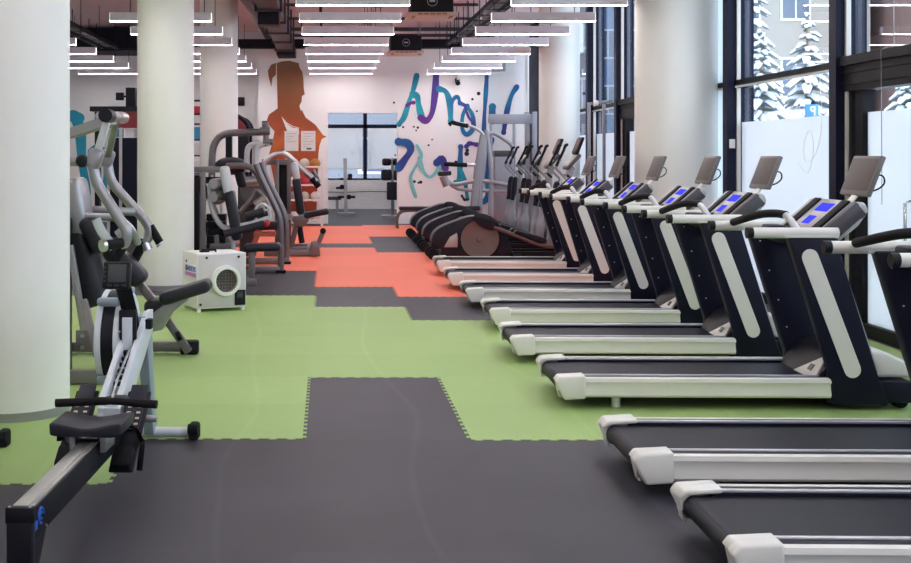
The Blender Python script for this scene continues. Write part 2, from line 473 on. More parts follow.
# the room beyond the doorway
YW = 37.7
fw = MB(); fw.span((-6, YW, 0), (6, YW + 0.3, 0.92)); struct('wall_far', fw, 'painted_brick', label='low white brick wall under the far window', cat='wall')
fw = MB(); fw.span((-6, YW, 3.2), (6, YW + 0.3, ZC)); fw.span((-6.2, YB + 1.1, 0), (-6, YW + 0.3, ZC)); fw.span((5.06, YB + 0.5, 0), (5.3, YW + 0.3, ZC))
struct('wall_beyond', fw, 'wall_paint', label='white wall above the far window', cat='wall')
w = sthing('window_9', (1.2, YW + 0.1, 0.92), 'far window with lowered white blinds beyond the doorway', 'window')
fr = MB(); z0, z1 = 0.92, 3.2
for x in (-3.6, -1.2, 1.21, 3.6): fr.span((x - 0.06, YW + 0.05, z0), (x + 0.06, YW + 0.17, z1))
fr.span((-6, YW + 0.05, 2.56), (6, YW + 0.17, 2.68)); fr.span((-6, YW + 0.05, z0 - 0.01), (6, YW + 0.17, z0 + 0.05))
build('frame', fr, 'navy_frame', w)
build('pane', MB().span((-6, YW + 0.12, z0), (6, YW + 0.13, z1)), 'clear_glass', w)
bl = MB()
for a, b in ((-1.12, 1.13), (1.29, 3.5)): bl.span((a, YW + 0.0, 1.28), (b, YW + 0.012, 2.56)); bl.cyl((a, YW, 1.28), (b, YW, 1.28), 0.02, 8)
build('blind', bl, 'blind_fabric', w)
ro = MB(); ro.tube([(-0.6, YW - 0.03, 0.55), (0.6, YW - 0.03, 0.53), (1.4, YW - 0.03, 0.56), (2.2, YW - 0.03, 0.54)], 0.012, 6)
tag(build('pipe', ro, 'pipe_paint'), 'thin grey cable pinned along the far brick wall', 'pipe')

# ------------------------------------------------------------------ round columns
def column(name, x, y, r, lab, base=True):
    c = sthing(name, (x, y, 0), lab, 'column')
    mb = MB(); mb.lathe((x, y, 0), (0, 0, 1), [(r, 0.06), (r, ZC)], 64); build('shaft', mb, 'column_paint', c)
    mb = MB(); mb.lathe((x, y, 0), (0, 0, 1), [(r + 0.004, 0), (r + 0.004, 0.06), (r - 0.03, 0.066)], 64); build('base_ring', mb, 'grey_paint', c)
CX = -2.06
column('trim_1', CX, 7.83, 0.36, 'nearest thick round white column at the left edge')
column('trim_2', CX, 15.2, 0.36, 'round white column behind the grey press machine')
column('trim_3', CX, 22.7, 0.36, 'farthest round white column on the left side')
column('trim_4', 4.515, 15.4, 0.52, 'wide round white column beside the tall window')
column('trim_5', 4.43, 22.7, 0.385, 'round white column behind the cross trainers')

# ------------------------------------------------------------------ window wall on the right (plane x = 5.06)
GX = 5.06
TR0, TR1, FT = 2.545, 2.61, 2.09
WN = [0]; DN = [0]
POSTX = {11.46: 4.90, 14.5: 4.875, 20.2: 4.91, 22.3: 4.88}
def post(z0, z1):
    return MB().span((POSTX.get(z0, 4.94), z0, 0), (5.2, z1, ZC))
def window_bay(y0, y1, lab, number, full=False):
    w = sthing('window_%d' % number, (GX, (y0 + y1) / 2, 0), lab, 'window')
    f = MB()
    f.span((4.98, y0, TR0), (5.16, y1, TR1 - 0.005)); f.span((4.99, y0, 0), (5.14, y1, 0.1)); f.span((4.99, y0, ZC - 0.12), (5.14, y1, ZC))
    build('frame', f, 'black_frame', w)
    s = MB(); s.span((4.97, y0, TR0 - 0.035), (5.0, y1, TR0 - 0.012)); s.span((4.985, y1 - 0.035, TR1), (5.03, y1, ZC)); s.span((4.985, y1 - 0.035, 0.1), (5.03, y1, TR0 - 0.04))
    build('trim', s, 'trim_metal', w)
    build('pane', MB().span((GX, y0, 0.1), (GX + 0.012, y1, ZC - 0.1)), 'clear_glass', w)
    build('film', MB().span((GX - 0.006, y0, 0.1), (GX - 0.002, y1, ZC - 0.1 if full else FT)), 'frosted_film', w)
    return w
def door_bay(y0, y1, lab, number):
    d = sthing('door_%d' % number, (GX, (y0 + y1) / 2, 0), lab, 'door')
    f = MB()
    f.span((4.93, y0, TR0), (5.18, y1, TR1 + 0.02)); f.span((4.97, y0, 2.3), (5.15, y1, TR0))
    f.span((5.0, y1 - 0.12, 0), (5.13, y1 - 0.06, 2.42)); f.span((5.0, y1 - 0.34, 0), (5.12, y1 - 0.2, 2.42)); f.span((5.0, y0, 0), (5.12, y0 + 0.12, 2.42))
    f.span((5.0, y0, 0), (5.12, y1 - 0.2, 0.12)); f.span((4.99, y0, ZC - 0.12), (5.14, y1, ZC))
    f.span((4.955, y0, 2.36), (4.985, y1, 2.39)); f.span((4.955, y0, 2.47), (4.985, y1, 2.49))
    build('frame', f, 'black_frame', d)
    s = MB(); s.span((4.985, y1 - 0.06, 0), (5.03, y1, 2.47)); s.span((4.985, y1 - 0.04, TR1), (5.03, y1, ZC)); build('trim', s, 'trim_metal', d)
    h = MB(); h.tube([(4.99, y0 + 0.2, 0.9), (4.93, y0 + 0.2, 0.92), (4.93, y0 + 0.2, 1.28), (4.99, y0 + 0.2, 1.3)], 0.014, 8); build('handle', h, 'chrome', d)
    g = MB(); g.span((GX, y0, 0.1), (GX + 0.012, y1 - 0.1, 2.32)); g.span((GX, y0, TR1), (GX + 0.012, y1, ZC - 0.1)); build('pane', g, 'clear_glass', d)
    build('film', MB().span((GX - 0.006, y0 + 0.1, 0.1), (GX - 0.002, y1 - 0.3, FT)), 'frosted_film', d)
post_spans = [(-5.0, -4.4), (-1.5, -0.9), (2.4, 3.0), (5.7, 6.3), (9.3, 9.95), (11.46, 11.62), (14.5, 14.66), (20.2, 20.36), (22.3, 22.46), (27.9, 29.1)]
pm = MB()
for i, (a, b) in enumerate(post_spans):
    struct('trim_%d' % (10 + i), post(a, b), 'navy_frame', label='navy steel window post, number %d along the glass wall' % (i + 1), cat='post')
window_bay(11.62, 14.5, 'tall window pane with a snowy view and a parking sign outside', 1)
door_bay(9.95, 11.46, 'black framed glass door at the right edge', 1)
window_bay(14.66, 18.5, 'fully frosted window pane behind the wide column', 2, full=True)
struct('trim_24', MB().span((4.94, 18.5, 0), (5.2, 18.66, ZC)), 'navy_frame', label='slim navy post behind the wide column', cat='post')
door_bay(18.66, 20.2, 'narrow black framed glass door left of the wide column', 2)
window_bay(20.36, 22.3, 'narrow bluish window pane between two navy posts', 3)
window_bay(22.46, 27.9, 'window pane behind the cross trainers and the far column', 4)
window_bay(29.1, 29.8, 'last sliver of window by the back wall', 5)
for i, (a, b) in enumerate(((-4.4, -1.5), (-0.9, 2.4), (3.0, 5.7), (6.3, 9.3))):
    window_bay(a, b, 'tall window pane nearer than the picture shows, number %d' % (i + 1), 20 + i)
# white light switch on the post, loose cables on the glass
tag(build('light_switch', MB().box((4.935, 14.492, 1.83), (0.07, 0.016, 0.11), bev=0.005), 'plastic_white'), 'small white switch on the navy window post', 'switch')
cb = MB(); cb.tube([(5.03, 10.56, 4.7), (5.03, 10.56, 2.68), (4.91, 10.55, 2.62), (4.91, 10.54, 2.3), (4.91, 10.53, 1.4), (4.91, 10.53, 1.25)], 0.004, 6)
tag(build('cable', cb, 'grey_paint'), 'thin pale cable hanging down the glass door', 'cable')
cb = MB(); cb.tube([(5.03, 12.15, 2.5), (5.03, 12.1, 2.0), (5.03, 12.25, 1.7), (5.03, 12.5, 1.62), (5.03, 12.55, 1.8), (5.03, 12.4, 1.95), (5.03, 12.3, 1.75), (5.03, 12.45, 1.5), (5.03, 12.7, 1.6)], 0.0028, 6, k=4)
tag(build('cable', cb, 'paper'), 'thin white cable looped on the frosted window', 'cable')

# ------------------------------------------------------------------ outside
struct('floor', MB().span((5.4, -10, -0.4), (60, 110, -0.25)), 'snow', label='snow covered ground outside', cat='ground')
def building(name, x0, x1, y0, y1, h, m, lab, floors, cols, face, wm='facade_window'):
    b = thing(name, ((x0 + x1) / 2, y0, -0.25), lab, 'building', 'buildings across the street')
    build('wall', MB().span((x0, y0, -0.25), (x1, y1, h)), m, b)
    fh = 3.0
    for i in range(floors):
        z = 0.9 + i * fh
        if z + 1.6 > h: break
        for j in range(cols):
            wd = (x1 - x0) / cols; cx = x0 + wd * (j + 0.5)
            f = build('window_frame', MB().span((cx - wd * 0.3, y0 - 0.06, z), (cx + wd * 0.3, y0 + 0.02, z + 1.6)), 'facade_trim', b)
            build('window_pane', MB().span((cx - wd * 0.26, y0 - 0.09, z + 0.1), (cx - 0.04, y0 - 0.055, z + 1.5)).span((cx + 0.04, y0 - 0.09, z + 0.1), (cx + wd * 0.26, y0 - 0.055, z + 1.5)), wm, f)
        if face and i > 0:
            build('balcony', MB().span((x0 + 0.2, y0 - 1.1, z - 0.9), (x1 - (x1 - x0) * 0.45, y0, z - 0.75)).span((x0 + 0.2, y0 - 1.12, z - 0.75), (x1 - (x1 - x0) * 0.45, y0 - 1.05, z + 0.1)), face, b)
    build('roof', MB().span((x0 - 0.2, y0 - 0.2, h), (x1 + 0.2, y1, h + 0.3)), 'snow', b)
    return b
building('apartment_block', 15.2, 21.0, 46, 56, 14, 'facade_beige', 'pale beige apartment block behind the snowy spruces', 4, 3, None)
building('apartment_block', 21.6, 27.5, 44, 54, 13, 'facade_brick', 'brick apartment block with white balconies seen above the door', 4, 3, 'facade_trim')
building('apartment_block', 14.2, 19.6, 64, 74, 18, 'facade_blue', 'blue grey block seen through the narrow panes', 5, 3, None)
building('apartment_block', 9.5, 13.4, 58, 66, 16, 'facade_grey', 'grey block seen past the far column', 5, 2, None)

building('apartment_block', -8, 9, 52, 60, 12, 'facade_grey', 'grey block beyond the far window blinds', 4, 4, None)
def spruce(x, y, h, r, seed, lab):
    rnd = random.Random(seed)
    t = thing('spruce_tree', (x, y, -0.25), lab, 'tree', 'spruces outside the window')
    build('trunk', MB().cyl((x, y, -0.25), (x, y, h - 0.25), 0.11, 8, 0.02), 'wood', t)
    nd = MB(); sn = MB(); k = 20
    for i in range(k):
        f = i / (k - 1); z = -0.25 + 0.4 + (h - 0.5) * f; rad = r * (1 - f) ** 0.8 + 0.08; n = 15 if i < 12 else 8
        for j in range(n):
            a = 2 * PI * (j + rnd.random() * 0.8) / n; rr = rad * (0.6 + 0.5 * rnd.random()); d = Vector((math.cos(a), math.sin(a), 0)); dz = (rnd.random() - 0.5) * 0.14
            p0 = Vector((x, y, z + 0.16 + dz)); p1 = p0 + d * rr * 0.55 + Vector((0, 0, -0.02)); p2 = p0 + d * rr + Vector((0, 0, -rr * 0.3))
            w = 0.04 + rr * 0.11
            nd.tube([p0, p1, p2], [w * 0.5, w, w * 0.3], 6, flat=(1, 0.6))
            up = Vector((0, 0, 0.045))
            sn.tube([p0 + up + d * 0.06, p1 + up, p2 + up * 0.6 - d * 0.02], [w * 0.5, w * 1.05, w * 0.5], 6, flat=(1.0, 0.6))
    build('needles', nd, 'pine', t); build('snow_cover', sn, 'snow', t)
spruce(8.4, 23.0, 4.2, 1.15, 1, 'left of two snow covered spruces outside the tall window')
spruce(10.9, 27.0, 5.05, 1.25, 2, 'right of two snow covered spruces outside the tall window')
spruce(9.9, 20.3, 3.2, 1.2, 3, 'low snowy spruce outside the glass door')
spruce(11.6, 32.5, 7.2, 1.4, 4, 'taller dark spruce at the left side of the window pane')
# road sign seen through the glass, its P reads mirrored as in the photograph
SX, SY, SZ_ = 7.74, 19.0, 2.40
s = thing('parking_sign', (SX, SY, -0.25), 'blue square parking sign seen through the window', 'sign')
build('pole', MB().cyl((SX, SY + 0.04, -0.25), (SX, SY + 0.04, SZ_ + 0.1), 0.016, 8), 'grey_paint', s)
build('sign_board', MB().box((SX, SY, SZ_), (0.215, 0.02, 0.215), bev=0.008), 'sign_blue', s)
pl = MB(); pl.span((SX + 0.028, SY - 0.016, SZ_ - 0.075), (SX + 0.052, SY - 0.0102, SZ_ + 0.08)); pl.ring((SX + 0.012, SY - 0.013, SZ_ + 0.033), (0, 1, 0), 0.047, 0.022, 0.006, 20)
build('letter', pl, 'facade_trim', s)
# a dark low hedge of branches behind the parking sign, covered in snow
for i, (x, y, sx, sz) in enumerate(((13.6, 29.6, 0.8, 1.0), (14.6, 34.0, 1.1, 1.2), (17.0, 38.0, 1.6, 1.4))):
    hb = MB(); rnd = random.Random(50 + i)
    for j in range(26):
        hb.sph((x + (rnd.random() - 0.5) * sx * 2, y + rnd.random(), rnd.random() * sz * 1.6), (0.25 + 0.3 * rnd.random(), 0.3, 0.18 + 0.2 * rnd.random()), 8, 6)
    tag(build('snowy_hedge', hb, 'snow', None, loc=(x, y, 0)), 'snow laden hedge outside, ' + ('right of the parking sign', 'behind the parking sign', 'far to the right')[i], 'hedge')

# ------------------------------------------------------------------ ceiling services
def lamp(x0, x1, y, lab, grp, seen=True):
    L = x1 - x0; cx = (x0 + x1) / 2; zb = 3.66
    t = thing('pendant_light', (cx, y, zb), lab, 'ceiling light', grp)
    b = MB(); b.prism([(y - 0.035, zb + 0.006), (y + 0.035, zb + 0.006), (y + 0.035, zb + 0.135), (y - 0.035, zb + 0.135)], 'x', x0 + 0.004, x1 - 0.004, bev=0.003, seg=1)
    build('housing', b, 'lamp_body', t)
    d = MB(); d.span((x0 + 0.002, y - 0.033, zb), (x1 - 0.002, y + 0.033, zb + 0.008))
    build('diffuser', d, 'lamp_glow', t)
    for xe in (x0 + 0.001, x1 - 0.003): build('end_diffuser', MB().span((xe, y - 0.033, zb + 0.002), (xe + 0.002, y + 0.033, zb + 0.125)), 'lamp_end_glow', t)
    for f in (0.2, 0.8): build('suspension_wire', MB().cyl((x0 + L * f, y, zb + 0.13), (x0 + L * f, y, ZC), 0.006, 6), 'dark_steel', t)
    return t
ys = [15.66 + 1.87 * k for k in range(8)]
nth = ['nearest', 'second nearest', 'third nearest', 'fourth nearest', 'fifth nearest', 'sixth nearest', 'seventh nearest', 'farthest']
def row(x0, x1, ks, rowname):
    ks = list(ks)
    for i, k in enumerate(ks):
        lamp(x0, x1, ys[k], 'white pendant light, %s in view in the %s' % ('farthest' if i == len(ks) - 1 else nth[i], rowname), 'pendant lights of the ' + rowname)
row(-0.41, 1.09, range(8), 'middle row over the walkway')
row(2.42, 3.95, range(8), 'right row over the treadmills')
row(-3.2, -1.7, range(1, 8), 'left row between the columns')
row(-6.0, -4.485, range(3, 8), 'outermost row at far left')
for k in (1, 2): lamp(-6.0, -4.485, ys[k], 'slim white pendant light hidden behind the nearest column', 'pendant lights behind the nearest column')
k = -1
while 15.66 + 1.87 * k > -3.5:
    for a, b in ((-0.41, 1.09), (2.42, 3.95), (-3.2, -1.7), (-6.0, -4.485)):
        lamp(a, b, 15.66 + 1.87 * k, 'slim white pendant light nearer than the picture shows', 'pendant lights ahead of the picture')
    k -= 1
for x, yy in ((-4, 33.2), (0.6, 33.2), (3.5, 33.2), (-0.6, 31.4), (2.2, 31.4), (-0.6, 35.6), (2.2, 35.6), (-0.6, 36.9), (1.4, 36.9), (3.4, 36.9)):  # lamps out of view, added to brighten the far room and its brick wall
    lamp(x - 0.75, x + 0.75, yy, 'unseen pendant light added to brighten the room beyond the doorway', 'added pendant lights of the far room')

# dark steel beam before the back wall, thin pipes across the ceiling
tag(build('ceiling_beam', MB().span((-6.2, 28.9, 4.3), (-0.45, 29.15, 4.52)), 'dark_steel'), 'dark steel beam across the left of the back wall', 'beam')
tag(build('ceiling_beam', MB().span((2.15, 28.9, 4.3), (3.3, 29.15, 4.52)), 'dark_steel'), 'short dark steel beam right of the far air conditioner', 'beam')
struct('ceiling', MB().span((XLW, 28.95, 4.24), (-4.0, 30.4, 4.8)), 'dark_steel', label='dark soffit at the far left', cat='ceiling')
for i, (y, z, x0, x1, r) in enumerate(((21.5, 4.7, -1.2, 2.9, 0.025), (23.6, 4.68, -1.2, 3.0, 0.03), (25.8, 4.66, -1.2, 4.6, 0.03), (27.6, 4.62, -1.2, 4.7, 0.045), (19.0, 4.72, -1.2, 4.7, 0.025), (28.4, 4.56, -1.2, 4.0, 0.04))):
    p = MB(); p.cyl((x0, y, z), (x1, y, z), r, 8)
    n = int((x1 - x0) / 1.6)
    for j in range(n): p.cyl((x0 + 0.6 + j * 1.6, y, z), (x0 + 0.6 + j * 1.6, y, ZC), 0.008, 6)
    tag(build('ceiling_pipe', p, 'pipe_paint'), 'thin dark pipe crossing the ceiling, ' + ('over the second pendant lights', 'over the third pendant lights', 'in front of the far air conditioner', 'thickest, near the back wall', 'over the front pendant lights', 'lowest, just before the steel beam')[i], 'pipe')
# ventilation duct on the left with stepped hangers, pipes along it
t = thing('ventilation_duct', (-1.0, 24, 4.13), 'long grey ventilation duct hung under the ceiling at left', 'duct')
build('duct', MB().span((-1.17, 17.0, 4.16), (-0.8, 29.3, 4.5), bev=0.01), 'duct_metal', t)
for y in (18.2, 20.1, 22.0, 23.9, 25.8, 27.7):
    build('hanger', MB().span((-1.22, y - 0.03, 4.12), (-0.76, y + 0.03, 4.17)).span((-1.22, y - 0.03, 4.12), (-1.18, y + 0.03, ZC)).span((-0.8, y - 0.03, 4.12), (-0.76, y + 0.03, ZC)), 'pipe_paint', t)
build('end_box', MB().span((-1.2, 28.2, 4.08), (-0.76, 29.3, 4.3), bev=0.01), 'dark_steel', t)
pp = MB()
for dx, dz, r in ((0, 0, 0.07), (0.14, 0.08, 0.05), (-0.08, 0.14, 0.05), (0.1, -0.04, 0.035)):
    pp.tube([(-1.68 + dx, 16, 4.62 + dz), (-1.6 + dx, 21, 4.62 + dz), (-1.5 + dx, 24.5, 4.62 + dz), (-1.48 + dx, 29.3, 4.62 + dz)], r, 8)
tag(build('pipe_bundle', pp, 'duct_metal'), 'bundle of dark insulated pipes left of the ventilation duct', 'pipe')
build('fan_box', MB().box((-1.0, 20.5, 4.04), (0.36, 0.5, 0.24), bev=0.015), 'dark_steel', t)
# cable trays
def tray(x, y0, y1, z, lab, n):
    t = thing('cable_tray', (x, (y0 + y1) / 2, z), lab, 'cable tray')
    for dx in (-0.17, 0.17): build('side_rail', MB().span((x + dx - 0.045, y0, z), (x + dx + 0.045, y1, z + 0.09)), 'dark_steel', t)
    c = MB()
    for i in range(5): c.tube([(x - 0.06 + i * 0.03, y0, z + 0.05), (x - 0.07 + i * 0.035, (y0 + y1) / 2, z + 0.05), (x - 0.06 + i * 0.03, y1, z + 0.05)], 0.011, 6)
    build('cables', c, 'duct_metal', t)
    r = MB(); y = y0 + 0.2
    while y < y1:
        r.span((x - 0.2, y, z - 0.012), (x + 0.2, y + 0.04, z)); y += 0.9
        r.cyl((x - 0.2, y, z), (x - 0.2, y, ZC), 0.01, 6)
    build('rung', r, 'dark_steel', t)
tray(3.1, 8, 29, 4.36, 'black cable tray running to the back wall on the right', 1)
tray(-5.3, 12, 29, 4.28, 'black cable tray at the far left of the ceiling', 2)
def aircon(x, y, z, lab):
    t = thing('air_conditioner', (x, y, z), lab, 'air conditioner', 'ceiling air conditioners')
    build('casing', MB().box((x, y, z + 0.26), (0.7, 0.7, 0.36), bev=0.02), 'ac_dark', t)
    p = build('panel', MB().box((x, y, z + 0.05), (0.82, 0.82, 0.07), bev=0.02), 'ac_beige', t)
    g = MB()
    for i in range(5): g.box((x - 0.2 + i * 0.1, y - 0.412, z + 0.05), (0.08, 0.02, 0.03), bev=0.003)
    for s in (-1, 1): g.box((x + s * 0.31, y - 0.25, z + 0.012), (0.06, 0.3, 0.02), bev=0.004)
    build('vent', g, 'wood', p)
    build('emblem', MB().ring((x, y - 0.352, z + 0.27), (0, 1, 0), 0.085, 0.078, 0.008, 24).box((x, y - 0.352, z + 0.27), (0.09, 0.008, 0.03)), 'silver', t)
    for sx in (-1, 1):
        for sy in (-1, 1): build('hanger_rod', MB().cyl((x + sx * 0.32, y + sy * 0.32, z + 0.3), (x + sx * 0.32, y + sy * 0.32, ZC), 0.012, 6), 'grey_paint', t)
aircon(1.74, 20.0, 3.97, 'ceiling air conditioner nearer to the viewer with a beige vent panel')
aircon(1.8, 27.4, 3.99, 'smaller looking ceiling air conditioner near the back wall')
tag(build('wall_speaker', MB().span((4.05, 29.0, 3.75), (4.35, 29.3, 4.15)).span((4.3, 29.2, 4.0), (4.4, 29.8, 4.05)), 'grey_paint'), 'grey box speaker on the back wall by the windows', 'speaker')
tag(build('wall_box', MB().box((5.0, 24.6, 4.1), (0.5, 0.5, 0.6), bev=0.02), 'plastic_white'), 'white box unit high behind the far column', 'box')
c = thing('security_camera', (3.22, 29.4, 3.6), 'white security camera hanging on the back wall', 'camera')
build('mount', MB().cyl((3.22, 29.5, 3.74), (3.22, 29.3, 3.74), 0.05, 12).cyl((3.22, 29.33, 3.74), (3.22, 29.33, 3.56), 0.025, 10), 'plastic_white', c)
build('body', MB().lathe((3.22, 29.36, 3.52), (0, -1, -0.5), [(0.02, -0.12), (0.06, -0.1), (0.06, 0.12), (0.04, 0.14)], 16), 'black_plastic', c)
# ================================================================== MURALS on the back wall
YM = YB - 0.004
def ribbon(mb, pts, w, y=YM, k=5, th=0.006):
    """a flat brush stroke on the wall, points are (x, z, half-width factor)"""
    q = catmull([Vector((p[0], 0, p[1])) for p in pts], k)
    n = len(q); L = []; Rr = []
    for i in range(n):
        d = (q[min(i + 1, n - 1)] - q[max(i - 1, 0)]).normalized(); s = Vector((-d.z, 0, d.x))
        f = i / (n - 1); ww = w * (0.9 + 0.15 * math.sin(f * 9 + pts[0][0] * 3))
        L.append(q[i] + s * ww); Rr.append(q[i] - s * ww)
    def cap(c, d, s, ww):
        return [c + s * ww * math.cos(a) + d * ww * math.sin(a) for a in (PI * 0.25, PI * 0.5, PI * 0.75)]
    bm = mb.bm
    for i in range(n - 1):
        v = [bm.verts.new((p.x, y, p.z)) for p in (L[i], L[i + 1], Rr[i + 1], Rr[i])]
        bm.faces.new(v)
    for c in (q[0], q[-1]):
        bm.faces.new([bm.verts.new((c.x + w * math.cos(2 * PI * j / 14), y - 0.0013, c.z + w * math.sin(2 * PI * j / 14))) for j in range(14)])
def MP(u, v, ox=390, oy=60, s=3.52):
    p = P(ox + u / s, oy + v / s, YM); return (p.x, p.z)
def stroke(parent, name, pts, wpx, m, y=YM, **kw):
    mb = MB(); ribbon(mb, [MP(*p, **kw) for p in pts], 1.32 * wpx / 3.52 * YM / F / 2, y)
    o = build(name, mb, m, parent, sharp=0); return o
mu = thing('wall_lettering', (2.9, YM, 2.4), 'large brush lettering in teal and purple painted on the back wall', 'mural')
strokes = [
 ([(32, 226), (50, 200), (66, 150), (82, 105), (94, 55)], 15, 'paint_ink_teal'),
 ([(80, 120), (96, 130), (102, 165), (112, 205)], 18, 'paint_ink_teal'),
 ([(60, 160), (72, 152), (84, 150)], 10, 'paint_ink_purple'),
 ([(108, 203), (128, 214), (148, 185), (158, 120), (162, 55)], 18, 'paint_ink_purple'),
 ([(172, 102), (196, 112), (210, 150), (214, 215)], 17, 'paint_ink_teal'),
 ([(214, 175), (222, 140), (238, 130), (246, 152)], 11, 'paint_ink_teal'),
 ([(246, 152), (270, 165), (290, 195), (292, 240), (270, 262), (254, 240), (256, 195), (272, 162)], 13, 'paint_ink'),
 ([(262, 160), (276, 200), (292, 222)], 7, 'paint_ink_purple'),
 ([(340, 60), (336, 130), (332, 190), (330, 250)], 12, 'paint_ink'),
 ([(360, 165), (358, 215)], 20, 'paint_ink_teal'),
 ([(30, 288), (62, 294), (72, 318), (52, 350), (30, 380)], 22, 'paint_ink'),
 ([(94, 302), (110, 340), (84, 385), (72, 420), (90, 480)], 9, 'mural_pale'),
 ([(104, 345), (116, 390), (140, 412), (168, 385), (176, 345)], 10, 'mural_pale'),
 ([(164, 362), (180, 346), (194, 380)], 20, 'paint_ink_purple'),
 ([(248, 306), (246, 370), (242, 425)], 15, 'paint_ink'),
 ([(242, 370), (262, 425), (272, 488)], 12, 'paint_ink_teal'),
 ([(228, 428), (250, 420), (270, 432)], 9, 'paint_ink_teal'),
 ([(268, 304), (280, 294), (304, 298)], 13, 'paint_ink_purple'),
 ([(252, 478), (262, 492), (272, 490)], 7, 'mural_dark'),
 ([(308, 500), (330, 498), (346, 470), (340, 400), (336, 330), (350, 300), (356, 280)], 16, 'paint_ink'),
]
for i, (p, w, m) in enumerate(strokes): stroke(mu, 'brush_stroke', p, w, m, YM - 0.003 * i)
sp = MB(); rnd = random.Random(4)
for u, v in ((14, 150), (92, 248), (98, 238), (84, 235), (148, 280), (290, 138), (312, 118), (232, 360), (108, 430), (100, 432), (86, 428), (46, 236), (306, 180), (18, 335), (136, 300), (270, 330), (272, 318)):
    c = MP(u, v); r = 0.02 + 0.03 * rnd.random() if v != 330 else 0.06
    sp = MB(); sp.cyl((c[0], YM - 0.002, c[1]), (c[0], YM + 0.003, c[1]), r, 10)
    build('paint_splash', sp, 'mural_dark', mu)
# the stroke right of the wall's edge stands on the set-back end of the wall
m2 = MB(); ribbon(m2, [(lambda q: (q.x, q.z))(P(390 + u / 3.52, 60 + v / 3.52, YB + 0.27)) for u, v in ((446, 95), (428, 125), (412, 180), (400, 255))], 0.068, YB + 0.27)
m2 = build('wall_lettering', m2, 'paint_ink', None, sharp=0, loc=(4.6, YB + 0.27, 2.9)); tag(m2, 'single slanted blue brush stroke at the right end of the back wall', 'mural')

pm_ = thing('wall_portrait', (-1.1, YM, 2.4), 'brown and orange painted portrait of a figure on the back wall', 'mural')
def flatpoly(pts, y, m, name, parent, s=5.625, ox=255, oy=55, d=None):
    mb = MB(); v = []
    for u, w in pts:
        p = P(ox + u / s, oy + w / s, YM); v.append((p.x, p.z))
    mb.prism(v, 'y', y, YB + 0.001)
    return build(name, mb, m, parent, sharp=0)
torso = [(128, 300), (150, 345), (178, 385), (215, 405), (247, 412), (262, 305), (285, 352), (340, 392), (368, 430), (384, 452), (404, 458), (376, 472), (362, 512), (356, 560), (352, 700), (345, 900), (300, 930), (180, 900), (110, 720), (78, 560), (96, 500), (110, 430), (84, 400), (66, 368), (78, 335)]
flatpoly(torso, YM - 0.001, 'paint_portrait', 'shoulders', pm_)
head = [(122, 46), (150, 36), (190, 32), (216, 38), (246, 46), (250, 70), (266, 95), (272, 130), (274, 185), (279, 222), (264, 230), (262, 262), (250, 285), (254, 305), (270, 335), (255, 410), (215, 400), (180, 380), (150, 345), (128, 318)]
flatpoly(head, YM - 0.004, 'paint_portrait', 'head', pm_)
flatpoly([(118, 44), (90, 55), (72, 90), (78, 130), (92, 180), (98, 130), (118, 110)], YM - 0.0025, 'paint_portrait', 'hair', pm_)
flatpoly([(148, 345), (180, 388), (215, 410), (246, 412), (248, 445), (210, 470), (182, 430)], YM - 0.006, 'wall_paint', 'collar', pm_)
flatpoly([(385, 485), (362, 560), (356, 700), (385, 860), (398, 700), (398, 560)], YM - 0.005, 'wall_paint', 'gap', pm_)
# teal painted letters on the far left part of the back wall
tm = MB()
YL = YB + 0.895
def tp(x, y): q = P(x, y, YL); return (q.x, q.z)
ribbon(tm, [tp(74, 116), tp(80, 130), tp(82, 160), tp(86, 190), tp(82, 205)], 0.14, YL)
ribbon(tm, [tp(66, 120), tp(74, 114), tp(80, 118)], 0.12, YL - 0.004)
ribbon(tm, [tp(92, 152), tp(100, 148), tp(106, 160), tp(108, 178), tp(104, 190)], 0.11, YL - 0.008)
tag(build('wall_lettering', tm, 'mural_letter', None, sharp=0, loc=(-6, YL, 1.9)), 'teal painted letters on the wall behind the grey press machine', 'mural')
# two paper notices on the portrait
for x0, x1, lab in ((284.5, 298.5, 'left of two white paper notices on the painted portrait'), (301, 315.5, 'right of two white paper notices on the painted portrait')):
    a = P(x0, 131, YM); b = P(x1, 151, YM)
    t = thing('wall_notice', ((a.x + b.x) / 2, YM - 0.01, (a.z + b.z) / 2), lab, 'notice', 'paper notices')
    build('sheet', MB().span((a.x, YM - 0.018, b.z), (b.x, YM - 0.006, a.z)), 'paper', t)
    ln = MB()
    for i in range(6 if x0 > 300 else 4):
        z = a.z - 0.07 - i * 0.065; ln.span((a.x + 0.05, YM - 0.0195, z), (b.x - 0.05 - 0.06 * (i % 3), YM - 0.0182, z + 0.006))
    if x0 > 300: ln.span((a.x + 0.14, YM - 0.0195, b.z + 0.035), (b.x - 0.1, YM - 0.0182, b.z + 0.075))
    build('print', ln, 'paper_print', t)
